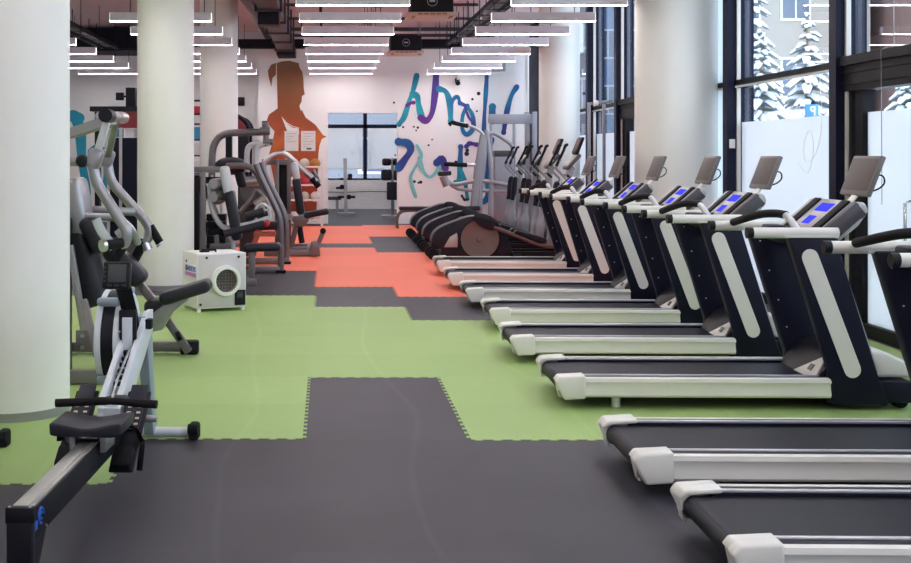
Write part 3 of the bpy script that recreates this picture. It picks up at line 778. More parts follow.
# ================================================================== TREADMILLS (local frame: x from the rear end, y across, z up)
def make_treadmill():
    t = thing('treadmill', (0, 0, 0), 'black and white treadmill', 'treadmill', 'treadmills along the window')
    W = 0.43
    def b(name, mb, m, parent=t): return build(name, mb, m, parent, world=False)
    # deck
    d = MB(); d.span((0.1, -W + 0.02, 0.075), (1.86, W - 0.02, 0.165)); d.span((1.78, -W + 0.005, 0.045), (2.36, W - 0.005, 0.19), bev=0.02)
    b('frame', d, 'tread_black')
    bl = MB()
    bl.prism([(0.06, 0.185), (1.9, 0.185), (1.9, 0.175), (0.06, 0.175)], 'y', -0.31, 0.31)
    bl.cyl((0.075, -0.31, 0.14), (0.075, 0.31, 0.14), 0.046, 24)
    b('running_belt', bl, 'tread_belt')
    for s in (-1, 1):
        k = MB(); y0, y1 = sorted((s * 0.315, s * (W - 0.012)))
        k.span((0.16, y0, 0.164), (1.84, y1, 0.205), bev=0.008); rl = b('foot_rail', k, 'tread_black')
        k = MB(); yy = s * 0.325
        k.span((0.17, yy - 0.012, 0.2), (1.85, yy + 0.012, 0.214), bev=0.004)
        b('trim_strip', k, 'tread_silver', rl)
        # white side skirt with a rolled upper lip
        k = MB(); q = [(s * (W - 0.03), 0.08), (s * (W + 0.0), 0.08), (s * (W + 0.012), 0.095), (s * (W + 0.006), 0.13), (s * (W + 0.006), 0.168), (s * (W + 0.014), 0.182), (s * (W + 0.008), 0.205), (s * (W - 0.02), 0.211), (s * (W - 0.03), 0.204)]
        k.prism(q, 'x', 0.19, 1.81); b('side_skirt', k, 'tread_white')
        # rear end cap: rounded shoe with a scooped inner side for the roller
        k = MB()
        k.prism([(0.0, 0.178), (0.03, 0.214), (0.2, 0.225), (0.2, 0.07), (0.06, 0.062), (0.035, 0.11)], 'y', *sorted((s * (W - 0.055), s * (W + 0.02))), bev=0.014, seg=3)
        k.prism([(0.005, 0.18), (0.03, 0.212), (0.2, 0.221), (0.2, 0.2), (0.05, 0.19), (0.02, 0.17)], 'y', *sorted((s * (W - 0.13), s * (W - 0.03))), bev=0.008)
        k.prism([(0.012, 0.175), (0.035, 0.195), (0.06, 0.18), (0.03, 0.11), (0.05, 0.07), (0.035, 0.07)], 'y', *sorted((s * (W - 0.11), s * (W - 0.03))), bev=0.004)
        b('end_cap', k, 'tread_white')
        k = MB().cyl((0.42, s * (W - 0.09), 0.0), (0.42, s * (W - 0.09), 0.09), 0.03, 14); b('foot', k, 'tread_white')
        # slanted upright slab
        k = MB(); ya, yb = sorted((s * (W - 0.075), s * (W + 0.015)))
        k.prism([(1.50, 1.145), (1.84, 1.145), (2.27, 0.30), (2.27, 0.04), (1.81, 0.04), (1.84, 0.26)] if False else [(1.527, 1.15), (1.835, 1.15), (2.115, 0.24), (2.185, 0.035), (1.81, 0.035), (1.80, 0.26)], 'y', ya, yb, bev=0.016)
        up = b('upright', k, 'tread_black')
        # pale rounded inlay on the outer face
        c0 = Vector((1.668, 1.01)); c1 = Vector((1.945, 0.27)); ax = (c1 - c0).normalized(); nr = Vector((ax.y, -ax.x)); rr = 0.054
        ol = [c0 + (nr * math.cos(a) - ax * math.sin(a)) * rr for a in [PI * i / 8 for i in range(9)]] + [c1 + (-nr * math.cos(a) + ax * math.sin(a)) * rr for a in [PI * i / 8 for i in range(9)]]
        k = MB(); k.prism([tuple(p) for p in ol], 'y', *sorted((s * (W + 0.008), s * (W + 0.02)))); b('inlay', k, 'tread_white', up)
        k = MB()
        for q in (0.1, 0.34, 0.58, 0.8):
            for e, o in ((0.2, 0.0), (0.85, -0.1)):
                qq = q + o; fx = 1.527 + 0.273 * qq + 0.3 * e; fz = 1.15 - 0.89 * qq
                b('screw', MB().cyl((fx, s * (W - 0.08), fz), (fx, s * (W - 0.07), fz), 0.0055, 8), 'plastic_white', up)
        k = MB().obox((1.838, s * (W + 0.0), 1.1), (2.115, s * (W + 0.0), 0.25), 0.014, 0.008); b('edge_trim', k, 'tread_silver', up)
        # handrail
        k = MB(); k.cyl((1.30, s * (W - 0.015), 1.168), (1.86, s * (W - 0.015), 1.168), 0.036, 18, bev=0.006); k.span((1.50, s * (W - 0.015) - 0.034, 1.135), (1.86, s * (W - 0.015) + 0.034, 1.16), bev=0.01)
        hr = b('handrail', k, 'tread_white')
        k = MB().cyl((1.262, s * (W - 0.015), 1.168), (1.302, s * (W - 0.015), 1.168), 0.037, 18, bev=0.008); b('rail_end', k, 'black_plastic', hr)
    # motor hood: black ramp at the rear, pale shell at the front
    k = MB(); k.prism([(1.74, 0.18), (1.87, 0.345), (1.94, 0.37), (2.1, 0.37), (2.1, 0.13), (1.74, 0.13)], 'y', -0.345, 0.345, bev=0.012); b('motor_hood', k, 'black_plastic')
    k = MB(); k.prism([(2.06, 0.375), (2.2, 0.375), (2.34, 0.31), (2.38, 0.2), (2.06, 0.2)], 'y', -0.35, 0.35, bev=0.025, seg=3); b('motor_cover', k, 'tread_white')
    # white corner plate on the ramp with a dark emblem
    k = MB(); k.bm.faces.new([k.bm.verts.new(v) for v in ((1.716, 0.02, 0.21), (1.80, -0.3, 0.212), (1.84, -0.3, 0.262), (1.905, -0.20, 0.305))]); 
    k = MB(); k.prism([(0.02, 0.0), (-0.345, 0.0), (-0.27, 0.19)], 'z', 0, 0.012)
    for v in k.bm.verts:
        y, u, h = v.co.x, v.co.y, v.co.z
        dx = Vector((0.13, 0, 0.165)).normalized(); n = Vector((-0.165, 0, 0.13)).normalized()
        v.co = Vector((1.74, 0, 0.18)) + dx * u + n * (h + 0.001) + Vector((0, y, 0))
    pl = b('corner_plate', k, 'tread_white')
    k = MB(); k.obox((1.7525, -0.2, 0.2275), (1.782, -0.2, 0.265), 0.06, 0.006); b('emblem', k, 'console_dark', pl)
    for s in (-1, 1):
        k = MB().cyl((2.3, s * 0.3, 0.05), (2.3, s * 0.36, 0.05), 0.05, 18); b('wheel', k, 'black_rubber')
    k = MB().span((1.95, -0.37, 0.02), (2.2, 0.37, 0.04)); b('incline_bar', k, 'grey_paint')
    # console bridge and console
    k = MB(); k.prism([(1.62, 1.12), (1.86, 1.20), (1.9, 1.16), (1.86, 1.06), (1.66, 1.06)], 'y', -0.33, 0.33, bev=0.02); b('console_bridge', k, 'black_plastic')
    k = MB(); k.prism([(1.755, 1.15), (2.005, 1.37), (2.055, 1.37), (2.08, 1.31), (2.01, 1.21), (1.89, 1.11), (1.795, 1.1)], 'y', -0.39, 0.39, bev=0.022, seg=3)
    con = b('console', k, 'console_silver')
    e1 = Vector((0.25, 0, 0.22)).normalized(); nn = Vector((-0.22, 0, 0.25)).normalized(); o0 = Vector((1.755, 0, 1.15))
    def onface(mb, u0, u1, y0, y1, t0, t1, bev=0.004):
        A = o0 + e1 * ((u0 + u1) / 2) + nn * ((t0 + t1) / 2); A.y = (y0 + y1) / 2
        a = A - e1 * (u1 - u0) / 2; c = A + e1 * (u1 - u0) / 2
        mb.obox(a, c, y1 - y0, t1 - t0, bev, (0, 1, 0)); return mb
    for s in (-1, 1):
        k = MB(); y0, y1 = sorted((s * 0.185, s * 0.295)); onface(k, 0.01, 0.325, y0, y1, -0.01, 0.02); b('tray', k, 'black_rubber', con)
        k = MB(); y0, y1 = sorted((s * 0.3, s * 0.395)); onface(k, -0.01, 0.34, y0, y1, -0.11, 0.014, 0.03); b('console_cheek', k, 'console_dark' if s < 0 else 'console_silver', con)
    k = MB(); onface(k, 0.03, 0.33, -0.18, 0.18, 0.0, 0.012, 0.006); b('panel', k, 'console_silver', con)
    k = MB(); onface(k, 0.205, 0.285, -0.13, 0.09, 0.011, 0.016, 0.002); b('display', k, 'screen_blue', con)
    k = MB(); onface(k, 0.075, 0.155, -0.06, 0.07, 0.011, 0.016, 0.002); b('display', k, 'screen_blue', con)
    k = MB().cyl((1.77, 0.10, 1.15), (1.76, 0.10, 1.19), 0.05, 16); b('knob', k, 'black_plastic', con)
    # monitor on an arm
    k = MB(); k.tube([(1.98, 0.0, 1.27), (2.10, 0.0, 1.34), (2.22, 0.0, 1.5)], 0.045, 8, flat=(1.0, 0.35)); b('monitor_arm', k, 'tread_white')
    bt = Vector((2.145, 0, 1.4)); tp_ = Vector((2.25, 0, 1.674)); dx = (tp_ - bt).normalized(); nn2 = Vector((-dx.z, 0, dx.x))
    k = MB().obox(bt, tp_, 0.455, 0.036, 0.01); mo = b('monitor', k, 'screen_bezel')
    k = MB().obox(bt + dx * 0.035 + nn2 * 0.018, tp_ - dx * 0.022 + nn2 * 0.018, 0.405, 0.004, 0.001); b('screen', k, 'screen_grey', mo)
    k = MB().obox(bt + dx * 0.06 - nn2 * 0.02, tp_ - dx * 0.06 - nn2 * 0.02, 0.3, 0.03, 0.008); b('back_shell', k, 'screen_bezel', mo)
    k = MB().tube([(2.20, -0.17, 1.55), (2.25, -0.2, 1.54), (2.255, -0.21, 1.49), (2.22, -0.19, 1.45), (2.17, -0.15, 1.43)], 0.006, 6, k=4); b('cable', k, 'black_rubber', mo)
    # arched front grip across the rails
    k = MB(); k.tube([(1.43, 0.38, 1.195), (1.44, 0.27, 1.215), (1.47, 0.1, 1.25), (1.50, -0.06, 1.277), (1.54, -0.2, 1.285), (1.565, -0.29, 1.28)], 0.028, 12, k=3); g = b('grip_bar', k, 'black_rubber')
    k = MB(); k.tube([(1.565, -0.29, 1.278), (1.575, -0.35, 1.25), (1.60, -0.4, 1.19)], 0.024, 10); b('grip_post', k, 'tread_silver', g)
    k = MB(); k.span((1.6, 0.1, 1.13), (1.72, 0.3, 1.19), bev=0.02); b('cup_holder', k, 'black_plastic')
    return t
TM = [(4.92, 1.53, 'nearest treadmill, cut by the bottom right corner of the picture'),
      (6.29, 1.515, 'second nearest treadmill, on the seam of black and green mats at right'),
      (8.31, 1.52, 'third nearest treadmill, all on green mat with the largest whole monitor'),
      (10.05, 1.49, 'fourth nearest treadmill, right behind the one with the largest monitor'),
      (11.79, 1.56, 'fifth nearest treadmill, its rear end at the top edge of the green mats'),
      (13.54, 1.535, 'sixth nearest treadmill, its monitor before the wide white column'),
      (15.25, 1.51, 'seventh nearest treadmill, its rear end on the orange mats'),
      (17.0, 1.53, 'farthest treadmill, next to the cross trainers')]
tm0 = make_treadmill()
for i, (y, x, lab) in enumerate(TM):
    t = tm0 if i == 0 else copy_tree(tm0)
    t.location = (x, y, 0.004 if i > 1 else 0.0); t.rotation_euler = (0, 0, R(-1.2)); t['label'] = lab

# ================================================================== CROSS TRAINERS (local frame as above)
def make_cross_trainer():
    t = thing('cross_trainer', (0, 0, 0), 'black cross trainer', 'cross trainer', 'cross trainers beside the treadmills')
    def b(name, mb, m, parent=t): return build(name, mb, m, parent, world=False)
    prof = [(0.0, 0.27), (0.03, 0.40), (0.15, 0.52), (0.42, 0.63), (0.68, 0.705), (0.95, 0.66), (1.12, 0.55), (1.22, 0.36), (1.24, 0.05), (0.24, 0.05), (0.17, 0.16)]
    q = catmull([Vector((p[0], 0, p[1])) for p in prof + [prof[0]]], 3)[:-1]
    k = MB(); k.prism([(p.x, p.z) for p in q], 'y', -0.2, 0.2, bev=0.014, seg=3); hs = b('housing', k, 'ellip_black')
    for s in (-1, 1):
        k = MB(); k.prism([(0.2, 0.2), (0.42, 0.2), (0.43, 0.34), (0.41, 0.43), (0.3, 0.37)], 'y', *sorted((s * 0.19, s * 0.209)), bev=0.006); b('vent_panel', k, 'console_silver', hs)
        k = MB(); k.lathe((0.78, s * 0.2, 0.335), (0, s, 0), [(0.335, -0.02), (0.335, 0.02), (0.31, 0.03), (0.30, 0.024), (0.05, 0.03), (0.04, 0.045), (0.0, 0.05)], 48); dk = b('drive_disc', k, 'ellip_disc')
        k = MB(); k.ring((0.78, s * 0.222, 0.335), (0, 1, 0), 0.336, 0.31, 0.02, 48); b('disc_rim', k, 'black_plastic', dk)
        # crank cover and slanting link to the pedal
        ph = 0 if s < 0 else PI
        k = MB(); k.sph((0.86, s * 0.26, 0.62 if s < 0 else 0.5), (0.23, 0.035, 0.11), 24, 12)
        for v in k.bm.verts:
            d = v.co - Vector((0.86, v.co.y, 0.56)); a = -0.42; v.co.x = 0.86 + d.x * math.cos(a) - d.z * math.sin(a); v.co.z = 0.56 + d.x * math.sin(a) + d.z * math.cos(a)
        b('crank_cover', k, 'ellip_black')
        k = MB(); k.tube([(1.0, s * 0.27, 0.53), (1.75, s * 0.27, 0.24), (2.15, s * 0.27, 0.2)], 0.032, 8, fil=0.1); b('pedal_link', k, 'ellip_bronze')
        k = MB(); k.prism([(1.32, 0.43), (1.36, 0.49), (1.8, 0.36), (1.86, 0.33), (1.84, 0.27), (1.74, 0.27)], 'y', *sorted((s * 0.12, s * 0.32)), bev=0.025, seg=3); b('pedal', k, 'black_plastic')
        # swing arm: lower shaft, rubber boot, silver bend, black grip
        k = MB(); k.tube([(2.02, s * 0.27, 0.22), (2.06, s * 0.27, 0.62), (2.1, s * 0.27, 0.98)], [0.085, 0.045, 0.036], 10, k=3, flat=(1, 0.7)); b('lower_arm', k, 'grey_paint')
        k = MB(); k.tube([(2.06, s * 0.27, 0.78), (2.09, s * 0.27, 0.95), (2.11, s * 0.27, 1.18), (2.15, s * 0.27, 1.24)], [0.045, 0.06, 0.055, 0.03], 12, k=2); b('boot', k, 'ellip_black')
        k = MB(); k.tube([(2.13, s * 0.27, 1.2), (2.17, s * 0.28, 1.3), (2.0, s * 0.3, 1.47), (2.0, s * 0.3, 1.54), (2.07, s * 0.3, 1.62)], 0.02, 8, fil=0.04); ar = b('swing_arm', k, 'grey_paint')
        k = MB(); k.tube([(2.0, s * 0.3, 1.51), (2.04, s * 0.3, 1.6), (2.12, s * 0.29, 1.76), (2.15, s * 0.28, 1.84), (2.19, s * 0.26, 1.86)], [0.026, 0.022, 0.022, 0.026, 0.022], 10, k=2); b('grip', k, 'black_rubber', ar)
    # base rails and feet
    k = MB(); k.span((0.2, -0.06, 0.03), (2.45, 0.06, 0.11), bev=0.01); k.span((1.3, -0.3, 0.1), (2.2, -0.24, 0.14)); k.span((1.3, 0.24, 0.1), (2.2, 0.3, 0.14)); k.span((1.35, -0.33, 0.04), (1.43, 0.33, 0.1), bev=0.01); b('base_frame', k, 'black_plastic')
    for x in (0.12, 2.42):
        k = MB(); k.span((x - 0.06, -0.3, 0.0), (x + 0.06, 0.3, 0.08), bev=0.025); b('foot_bar', k, 'black_plastic')
    for s in (-1, 1):
        k = MB(); k.cyl((0.02, s * 0.2, 0.09), (0.02, s * 0.28, 0.09), 0.09, 18, bev=0.015); b('wheel', k, 'black_rubber')
    # mast with static bars and console
    k = MB(); k.tube([(2.3, 0, 0.1), (2.24, 0, 0.6), (2.26, 0, 1.35), (2.33, 0, 1.5)], [0.09, 0.075, 0.06, 0.055], 10, k=2, flat=(1, 0.8)); b('mast', k, 'grey_paint')
    k = MB(); k.prism([(2.12, 0.05), (2.45, 0.05), (2.4, 0.35), (2.3, 0.5), (2.2, 0.4)], 'y', -0.16, 0.16, bev=0.04, seg=3); b('mast_shroud', k, 'ellip_black')
    k = MB(); k.obox((2.2, 0, 1.46), (2.42, 0, 1.70), 0.38, 0.06, 0.025); cn = b('console', k, 'console_dark')
    k = MB(); k.obox((2.21, 0, 1.515), (2.37, 0, 1.69), 0.3, 0.012, 0.004); b('display', k, 'console_silver', cn)
    k = MB(); k.obox((2.36, 0, 1.70), (2.47, 0, 1.98), 0.34, 0.05, 0.02); mo = b('monitor', k, 'black_plastic')
    k = MB(); k.obox((2.344, 0, 1.74), (2.435, 0, 1.96), 0.28, 0.012, 0.003); b('screen', k, 'screen_grey', mo)
    k = MB(); k.tube([(2.26, -0.24, 1.30), (2.2, -0.2, 1.36), (2.25, 0, 1.36), (2.2, 0.2, 1.36), (2.26, 0.24, 1.30)], 0.02, 8, fil=0.05); b('fixed_bar', k, 'black_rubber')
    return t
CT = [(19.45, 1.69, 'nearest cross trainer, with the whole bronze disc showing'), (21.1, 1.68, 'second cross trainer, just behind the one with the bronze disc'),
      (22.75, 1.70, 'third cross trainer from the bronze disc, nearly hidden'), (24.4, 1.70, 'farthest cross trainer, by the painted lettering')]
c0 = make_cross_trainer()
for i, (y, x, lab) in enumerate(CT):
    t = c0 if i == 0 else copy_tree(c0)
    t.location = (x, y, 0.004); t['label'] = lab

# ================================================================== ROWING MACHINE (local frame: origin on the floor under the rear leg, y forward)
def make_rower():
    t = thing('rowing_machine', (0, 0, 0), 'rower', 'rowing machine')
    def b(name, mb, m, parent=t): return build(name, mb, m, parent, world=False)
    # monorail from the rear leg to the flywheel, rising a little
    def rz(y): return 0.315 + 0.02 * y
    k = MB(); k.obox((0, 0, rz(0) - 0.075), (0, 1.75, rz(1.75) - 0.075), 0.095, 0.125, 0.004, side=(1, 0, 0)); b('monorail', k, 'black_plastic')
    k = MB(); k.obox((0, 0.012, rz(0) - 0.008), (0, 1.75, rz(1.75) - 0.008), 0.086, 0.012, 0.003, side=(1, 0, 0)); k.obox((0.025, 0.02, rz(0) + 0.001), (0.025, 1.75, rz(1.75) + 0.001), 0.003, 0.004, side=(1, 0, 0)); b('rail_top', k, 'rail_metal')
    k = MB(); k.span((-0.056, -0.02, rz(0) - 0.06), (0.056, 0.02, rz(0) + 0.004), bev=0.006)
    k.span((-0.05, -0.02, 0.02), (0.05, 0.03, rz(0) - 0.04), bev=0.004); k.prism([(0.0, rz(0) - 0.07), (0.2, rz(0) - 0.12), (0.06, 0.03), (0.0, 0.03)], 'x', 0.03, 0.045); k.prism([(0.0, rz(0) - 0.07), (0.2, rz(0) - 0.12), (0.06, 0.03), (0.0, 0.03)], 'x', -0.045, -0.03)
    k.span((-0.2, -0.035, 0.0), (0.2, 0.035, 0.04), bev=0.01); b('rear_leg', k, 'black_plastic')
    k = MB()
    for s in (-1, 1): k.cyl((s * 0.04, -0.01, rz(0) + 0.001), (s * 0.04, -0.01, rz(0) + 0.008), 0.006, 8)
    k.cyl((0.048, 0.17, rz(0) - 0.12), (0.054, 0.17, rz(0) - 0.12), 0.006, 8); b('bolt', k, 'silver')
    # blue swirl emblem on the side of the rail
    k = MB()
    k.tube([(0.0495, 0.10 + 0.03 * math.cos(a), rz(0) - 0.06 + 0.03 * math.sin(a)) for a in [i * 0.35 for i in range(15)]], 0.006, 5, flat=(1, 1))
    k.tube([(0.0495, 0.10 + 0.014 * math.cos(a), rz(0) - 0.06 + 0.014 * math.sin(a)) for a in [1 + i * 0.4 for i in range(12)]], 0.005, 5)
    k.span((0.047, 0.02, rz(0) - 0.1), (0.0495, 0.06, rz(0) - 0.065)); b('emblem', k, 'emblem_blue')
    # sliding seat
    sy = 1.06
    k = MB(); n = 24
    pr = []
    for i in range(n + 1):
        u = -1 + 2 * i / n; pr.append((u * 0.172, -0.012 * math.cos(u * PI) + 0.004))
    top = [(x, z) for x, z in pr]
    bot = [(0.169, -0.042), (0.12, -0.05), (0.06, -0.05), (0, -0.046), (-0.06, -0.05), (-0.12, -0.05), (-0.169, -0.042)]
    zs = 0.415
    k.prism([(x, zs + z) for x, z in top] + [(x, zs + z) for x, z in bot], 'y', sy - 0.13, sy + 0.15, bev=0.012, seg=3); b('seat', k, 'black_vinyl')
    k = MB(); k.span((-0.07, sy - 0.1, rz(sy) + 0.02), (0.07, sy + 0.12, zs - 0.05), bev=0.005); k.span((-0.085, sy - 0.08, rz(sy) - 0.05), (-0.06, sy + 0.1, zs - 0.05)); k.span((0.06, sy - 0.08, rz(sy) - 0.05), (0.085, sy + 0.1, zs - 0.05)); b('seat_carriage', k, 'silver')
    for y in (sy - 0.07, sy + 0.08): b('roller', MB().cyl((-0.045, y, rz(y) + 0.018), (0.045, y, rz(y) + 0.018), 0.02, 14), 'black_rubber')
    # foot stretcher: two tilted foot boards with heel cups and straps
    fy = 1.62
    for s in (-1, 1):
        a = Vector((s * 0.14 - 0.05, fy - 0.36, 0.12)); c = Vector((s * 0.14 - 0.055, fy + 0.1, 0.425))
        k = MB(); k.obox(a, c, 0.125, 0.02, 0.01, side=(1, 0, 0)); fb = b('foot_board', k, 'black_plastic')
        e = (c - a).normalized(); nrm = Vector((0, -e.z, e.y))
        k = MB(); k.obox(a + e * 0.26 + nrm * 0.02, c + e * 0.03 + nrm * 0.02, 0.09, 0.012, 0.005, side=(1, 0, 0)); b('toe_plate', k, 'black_vinyl', fb)
        k = MB()
        for i in range(4):
            for d in (-0.025, 0.025): k.obox(a + e * (0.29 + i * 0.04) + nrm * 0.028 + Vector((d, 0, 0)), a + e * (0.302 + i * 0.04) + nrm * 0.028 + Vector((d, 0, 0)), 0.02, 0.003, side=(1, 0, 0))
        b('slot', k, 'ball_cream', fb)
        k = MB(); k.tube([a + e * 0.2 + Vector((-0.07, 0, 0)), a + e * 0.21 + nrm * 0.08 + Vector((-0.05, 0, 0)), a + e * 0.21 + nrm * 0.1, a + e * 0.21 + nrm * 0.08 + Vector((0.05, 0, 0)), a + e * 0.2 + Vector((0.07, 0, 0)), a + e * 0.14 + nrm * 0.03 + Vector((0.09, -0.02, 0)), a + e * 0.05 + nrm * 0.0 + Vector((0.085, 0, -0.03))], 0.018, 6, k=3, flat=(1, 0.25)); b('strap', k, 'black_rubber', fb)
        k = MB(); k.obox(a + nrm * 0.03, a + e * 0.13 + nrm * 0.035, 0.105, 0.05, 0.02, side=(1, 0, 0)); b('heel_cup', k, 'black_rubber', fb)
    k = MB(); k.cyl((-0.2, fy - 0.02, 0.31), (0.2, fy - 0.02, 0.31), 0.018, 10); b('stretcher_bar', k, 'grey_paint')
    # pale sloping head beam from the stretcher up to the flywheel
    k = MB()
    for x0, x1 in ((-0.06, -0.028), (0.028, 0.06)): k.prism([(1.55, 0.33), (1.6, 0.42), (2.25, 0.78), (2.38, 0.78), (2.38, 0.66), (1.72, 0.3)], 'x', x0 - 0.045, x1 - 0.045, bev=0.004)
    k.span((-0.1, 1.56, 0.325), (0.015, 1.74, 0.37)); b('head_beam', k, 'rower_white')
    k = MB()
    for i in range(7): k.obox((-0.045, 1.78 + i * 0.045, 0.45 + i * 0.026), (-0.045, 1.795 + i * 0.045, 0.457 + i * 0.026), 0.056, 0.02, side=(1, 0, 0))
    k.span((-0.075, 2.1, 0.5), (-0.015, 2.3, 0.64)); b('chain_guide', k, 'black_plastic')
    k = MB(); k.prism([(2.2, 0.76), (2.36, 0.76), (2.52, 0.03), (2.42, 0.03)], 'x', -0.05, 0.01, bev=0.008); b('front_leg', k, 'rower_blue_grey')
    k = MB(); k.cyl((-0.47, 2.46, 0.04), (0.265, 2.46, 0.04), 0.03, 14); cb = b('cross_bar', k, 'rower_white')
    for s in (-1, 1):
        k = MB(); k.span((s * 0.345 - 0.13, 2.41, 0.0), (s * 0.345 - 0.07, 2.51, 0.1), bev=0.018); k.cyl((s * 0.345 - 0.13, 2.42, 0.07), (s * 0.345 - 0.07, 2.42, 0.07), 0.03, 12); b('end_cap', k, 'black_rubber', cb)
    # flywheel cage
    fc = Vector((-0.17, 2.28, 0.63)); fr_ = 0.275
    k = MB(); k.lathe(fc, (1, 0, 0), [(fr_ * 0.3, -0.085), (fr_ * 0.9, -0.08), (fr_, -0.055), (fr_, -0.04)], 40); k.lathe(fc, (1, 0, 0), [(fr_, 0.035), (fr_, 0.055), (fr_ * 0.9, 0.08), (fr_ * 0.3, 0.085)], 40)
    k.ring(fc + Vector((-0.05, 0, 0)), (1, 0, 0), fr_ + 0.006, fr_ - 0.02, 0.028, 40); k.ring(fc + Vector((0.05, 0, 0)), (1, 0, 0), fr_ + 0.006, fr_ - 0.02, 0.028, 40)
    fh = b('flywheel_cover', k, 'rower_white')
    k = MB(); k.lathe(fc, (1, 0, 0), [(fr_ - 0.004, -0.045), (fr_ - 0.004, 0.045)], 40); b('grille', k, 'black_plastic', fh)
    for a in (0.35, 1.2, 4.0):
        k = MB(); k.span((fc.x - 0.075, fc.y + (fr_ + 0.004) * math.cos(a) - 0.02, fc.z + (fr_ + 0.004) * math.sin(a) - 0.02), (fc.x + 0.075, fc.y + (fr_ + 0.004) * math.cos(a) + 0.02, fc.z + (fr_ + 0.004) * math.sin(a) + 0.02), bev=0.012); b('bracket', k, 'rower_blue_grey', fh)
    for z in (0.86, 0.42):
        k = MB(); k.box((fc.x, fc.y - 0.22, z), (0.13, 0.05, 0.05), bev=0.018); b('bracket', k, 'rower_blue_grey', fh)
    k = MB()
    for i in range(10):
        a = 2.4 + i * 0.16; k.cyl((fc.x + 0.072, fc.y + fr_ * math.cos(a), fc.z + fr_ * math.sin(a)), (fc.x + 0.076, fc.y + fr_ * math.cos(a), fc.z + fr_ * math.sin(a)), 0.006, 6)
    b('screw', k, 'silver', fh)
    # monitor on a black arm
    k = MB(); k.tube([(-0.055, 2.2, 0.56), (-0.06, 2.1, 0.8), (-0.075, 1.98, 0.98)], 0.045, 8, flat=(1, 0.4)); k.span((-0.105, 2.02, 0.5), (-0.005, 2.05, 0.82), bev=0.01); b('monitor_arm', k, 'black_plastic')
    k = MB(); k.obox((-0.1, 1.95, 0.945), (-0.1, 1.99, 1.09), 0.155, 0.045, 0.012, side=(1, 0, 0)); mo = b('monitor', k, 'black_plastic')
    k = MB(); k.obox((-0.095, 1.9345, 0.985), (-0.095, 1.961, 1.08), 0.1, 0.004, 0.001, side=(1, 0, 0)); b('screen', k, 'lcd', mo)
    k = MB()
    for i in range(3): k.box((-0.135 + i * 0.04, 1.929, 0.967), (0.024, 0.006, 0.012))
    for i in range(4): k.box((-0.165, 1.94 + i * 0.006, 0.99 + i * 0.024), (0.012, 0.006, 0.012))
    b('button', k, 'lcd', mo)
    k = MB(); k.span((-0.08, 2.0, 0.6), (-0.025, 2.018, 0.78), bev=0.003); b('display_plate', k, 'rower_white')
    k = MB(); k.box((0.03, 2.2, 0.72), (0.04, 0.06, 0.06), bev=0.01); b('knob', k, 'black_plastic')
    # handle with chain
    hy = 1.3
    k = MB(); k.tube([(-0.245, hy - 0.01, 0.45), (-0.12, hy, 0.455), (0.025, hy + 0.01, 0.46), (0.14, hy, 0.455), (0.265, hy - 0.01, 0.45)], [0.021, 0.021, 0.018, 0.021, 0.021], 12, k=4); hd = b('handle', k, 'black_rubber')
    k = MB(); k.tube([(0.03, hy + 0.02, 0.46), (-0.01, 1.62, 0.52), (-0.045, 2.2, 0.66)], 0.007, 6); b('chain', k, 'silver', hd)
    k = MB(); k.prism([(-0.06, 0), (0.14, 0), (0.08, 0.12), (0.02, 0.12)], 'z', 0.45, 0.468, bev=0.004)
    k.bm.transform(Matrix.Translation((0, hy + 0.01, 0))); b('handle_yoke', k, 'black_plastic', hd)
    return t
rw = make_rower(); rw.location = (-1.19, 4.62, 0); rw.rotation_euler = (0, 0, R(-3.7)); rw['label'] = 'rowing machine with a black seat in the left foreground'
r2 = copy_tree(rw); r2.location = (-2.27, 4.44, 0); r2['label'] = 'second rowing machine, only its small black foot cap showing by the left edge'
# ================================================================== STRENGTH MACHINES on the left
def T(parent, name, pts, r, m, k=1, fil=0.0, n=10, flat=None):
    """tube through photo points (x, y, depth)"""
    return build(name, MB().tube([P(*p) for p in pts], r, n, k, fil, flat), m, parent)
def sq(mb, a, b, w, h=None, bev=0.006):
    a = Vector(a); b = Vector(b); d = (b - a).normalized()
    side = Vector((0, 1, 0)) if abs(d.y) < 0.7 else Vector((1, 0, 0))
    mb.obox(a, b, w, h or w, bev, side); return mb

# ---- grey lever press machine behind the first column
z0, z1 = 8.95, 10.05
t = thing('chest_press_machine', (-1.9, 9.5, 0.004), 'grey lever press machine with black pads between the first two columns', 'exercise machine')
XA = -1.665
k = MB(); k.tube([(-2.55, 9.5, 1.93), (-2.2, 9.5, 1.83), (-1.95, 9.3, 1.87), (-1.64, 9.1, 1.96)], 0.052, 4, fil=0.1); build('boom', k, 'grey_paint', t)
k = MB(); sq(k, (-2.5, 9.5, 0.05), (-2.5, 9.5, 1.95), 0.12); build('mast', k, 'grey_paint', t)
k = MB(); k.cyl((-1.64, 8.85, 1.98), (-1.61, 9.32, 1.98), 0.04, 18); ax = build('axle', k, 'grey_paint', t)
k = MB(); k.cyl((-1.64, 8.8, 1.98), (-1.64, 8.98, 1.98), 0.052, 20, bev=0.02); build('axle_end', k, 'black_plastic', ax)
k = MB(); k.cyl((-1.62, 9.2, 1.98), (-1.60, 9.36, 1.98), 0.046, 20, bev=0.012); build('axle_end', k, 'silver', ax)
for d, q in ((z0, [(107, 121, z0), (96, 157, z0)]), (z1, [(116, 120, 9.3), (108, 157, z1)])):
    a, b = [P(*v) for v in q]
    k = MB(); sq(k, a, b, 0.055, 0.055, 0.012); la = build('lever', k, 'light_grey_paint' if d == z0 else 'grey_paint', t)
    k = MB(); k.obox(b + Vector((0.015, 0, 0.06)), b + Vector((-0.03, 0, -0.085)), 0.12, 0.11, 0.03); build('clamp', k, 'grey_paint', la)
    k = MB(); k.sph(b + Vector((-0.1, -0.03, -0.03)), 0.05, 12, 8); build('knob', k, 'black_plastic', la)
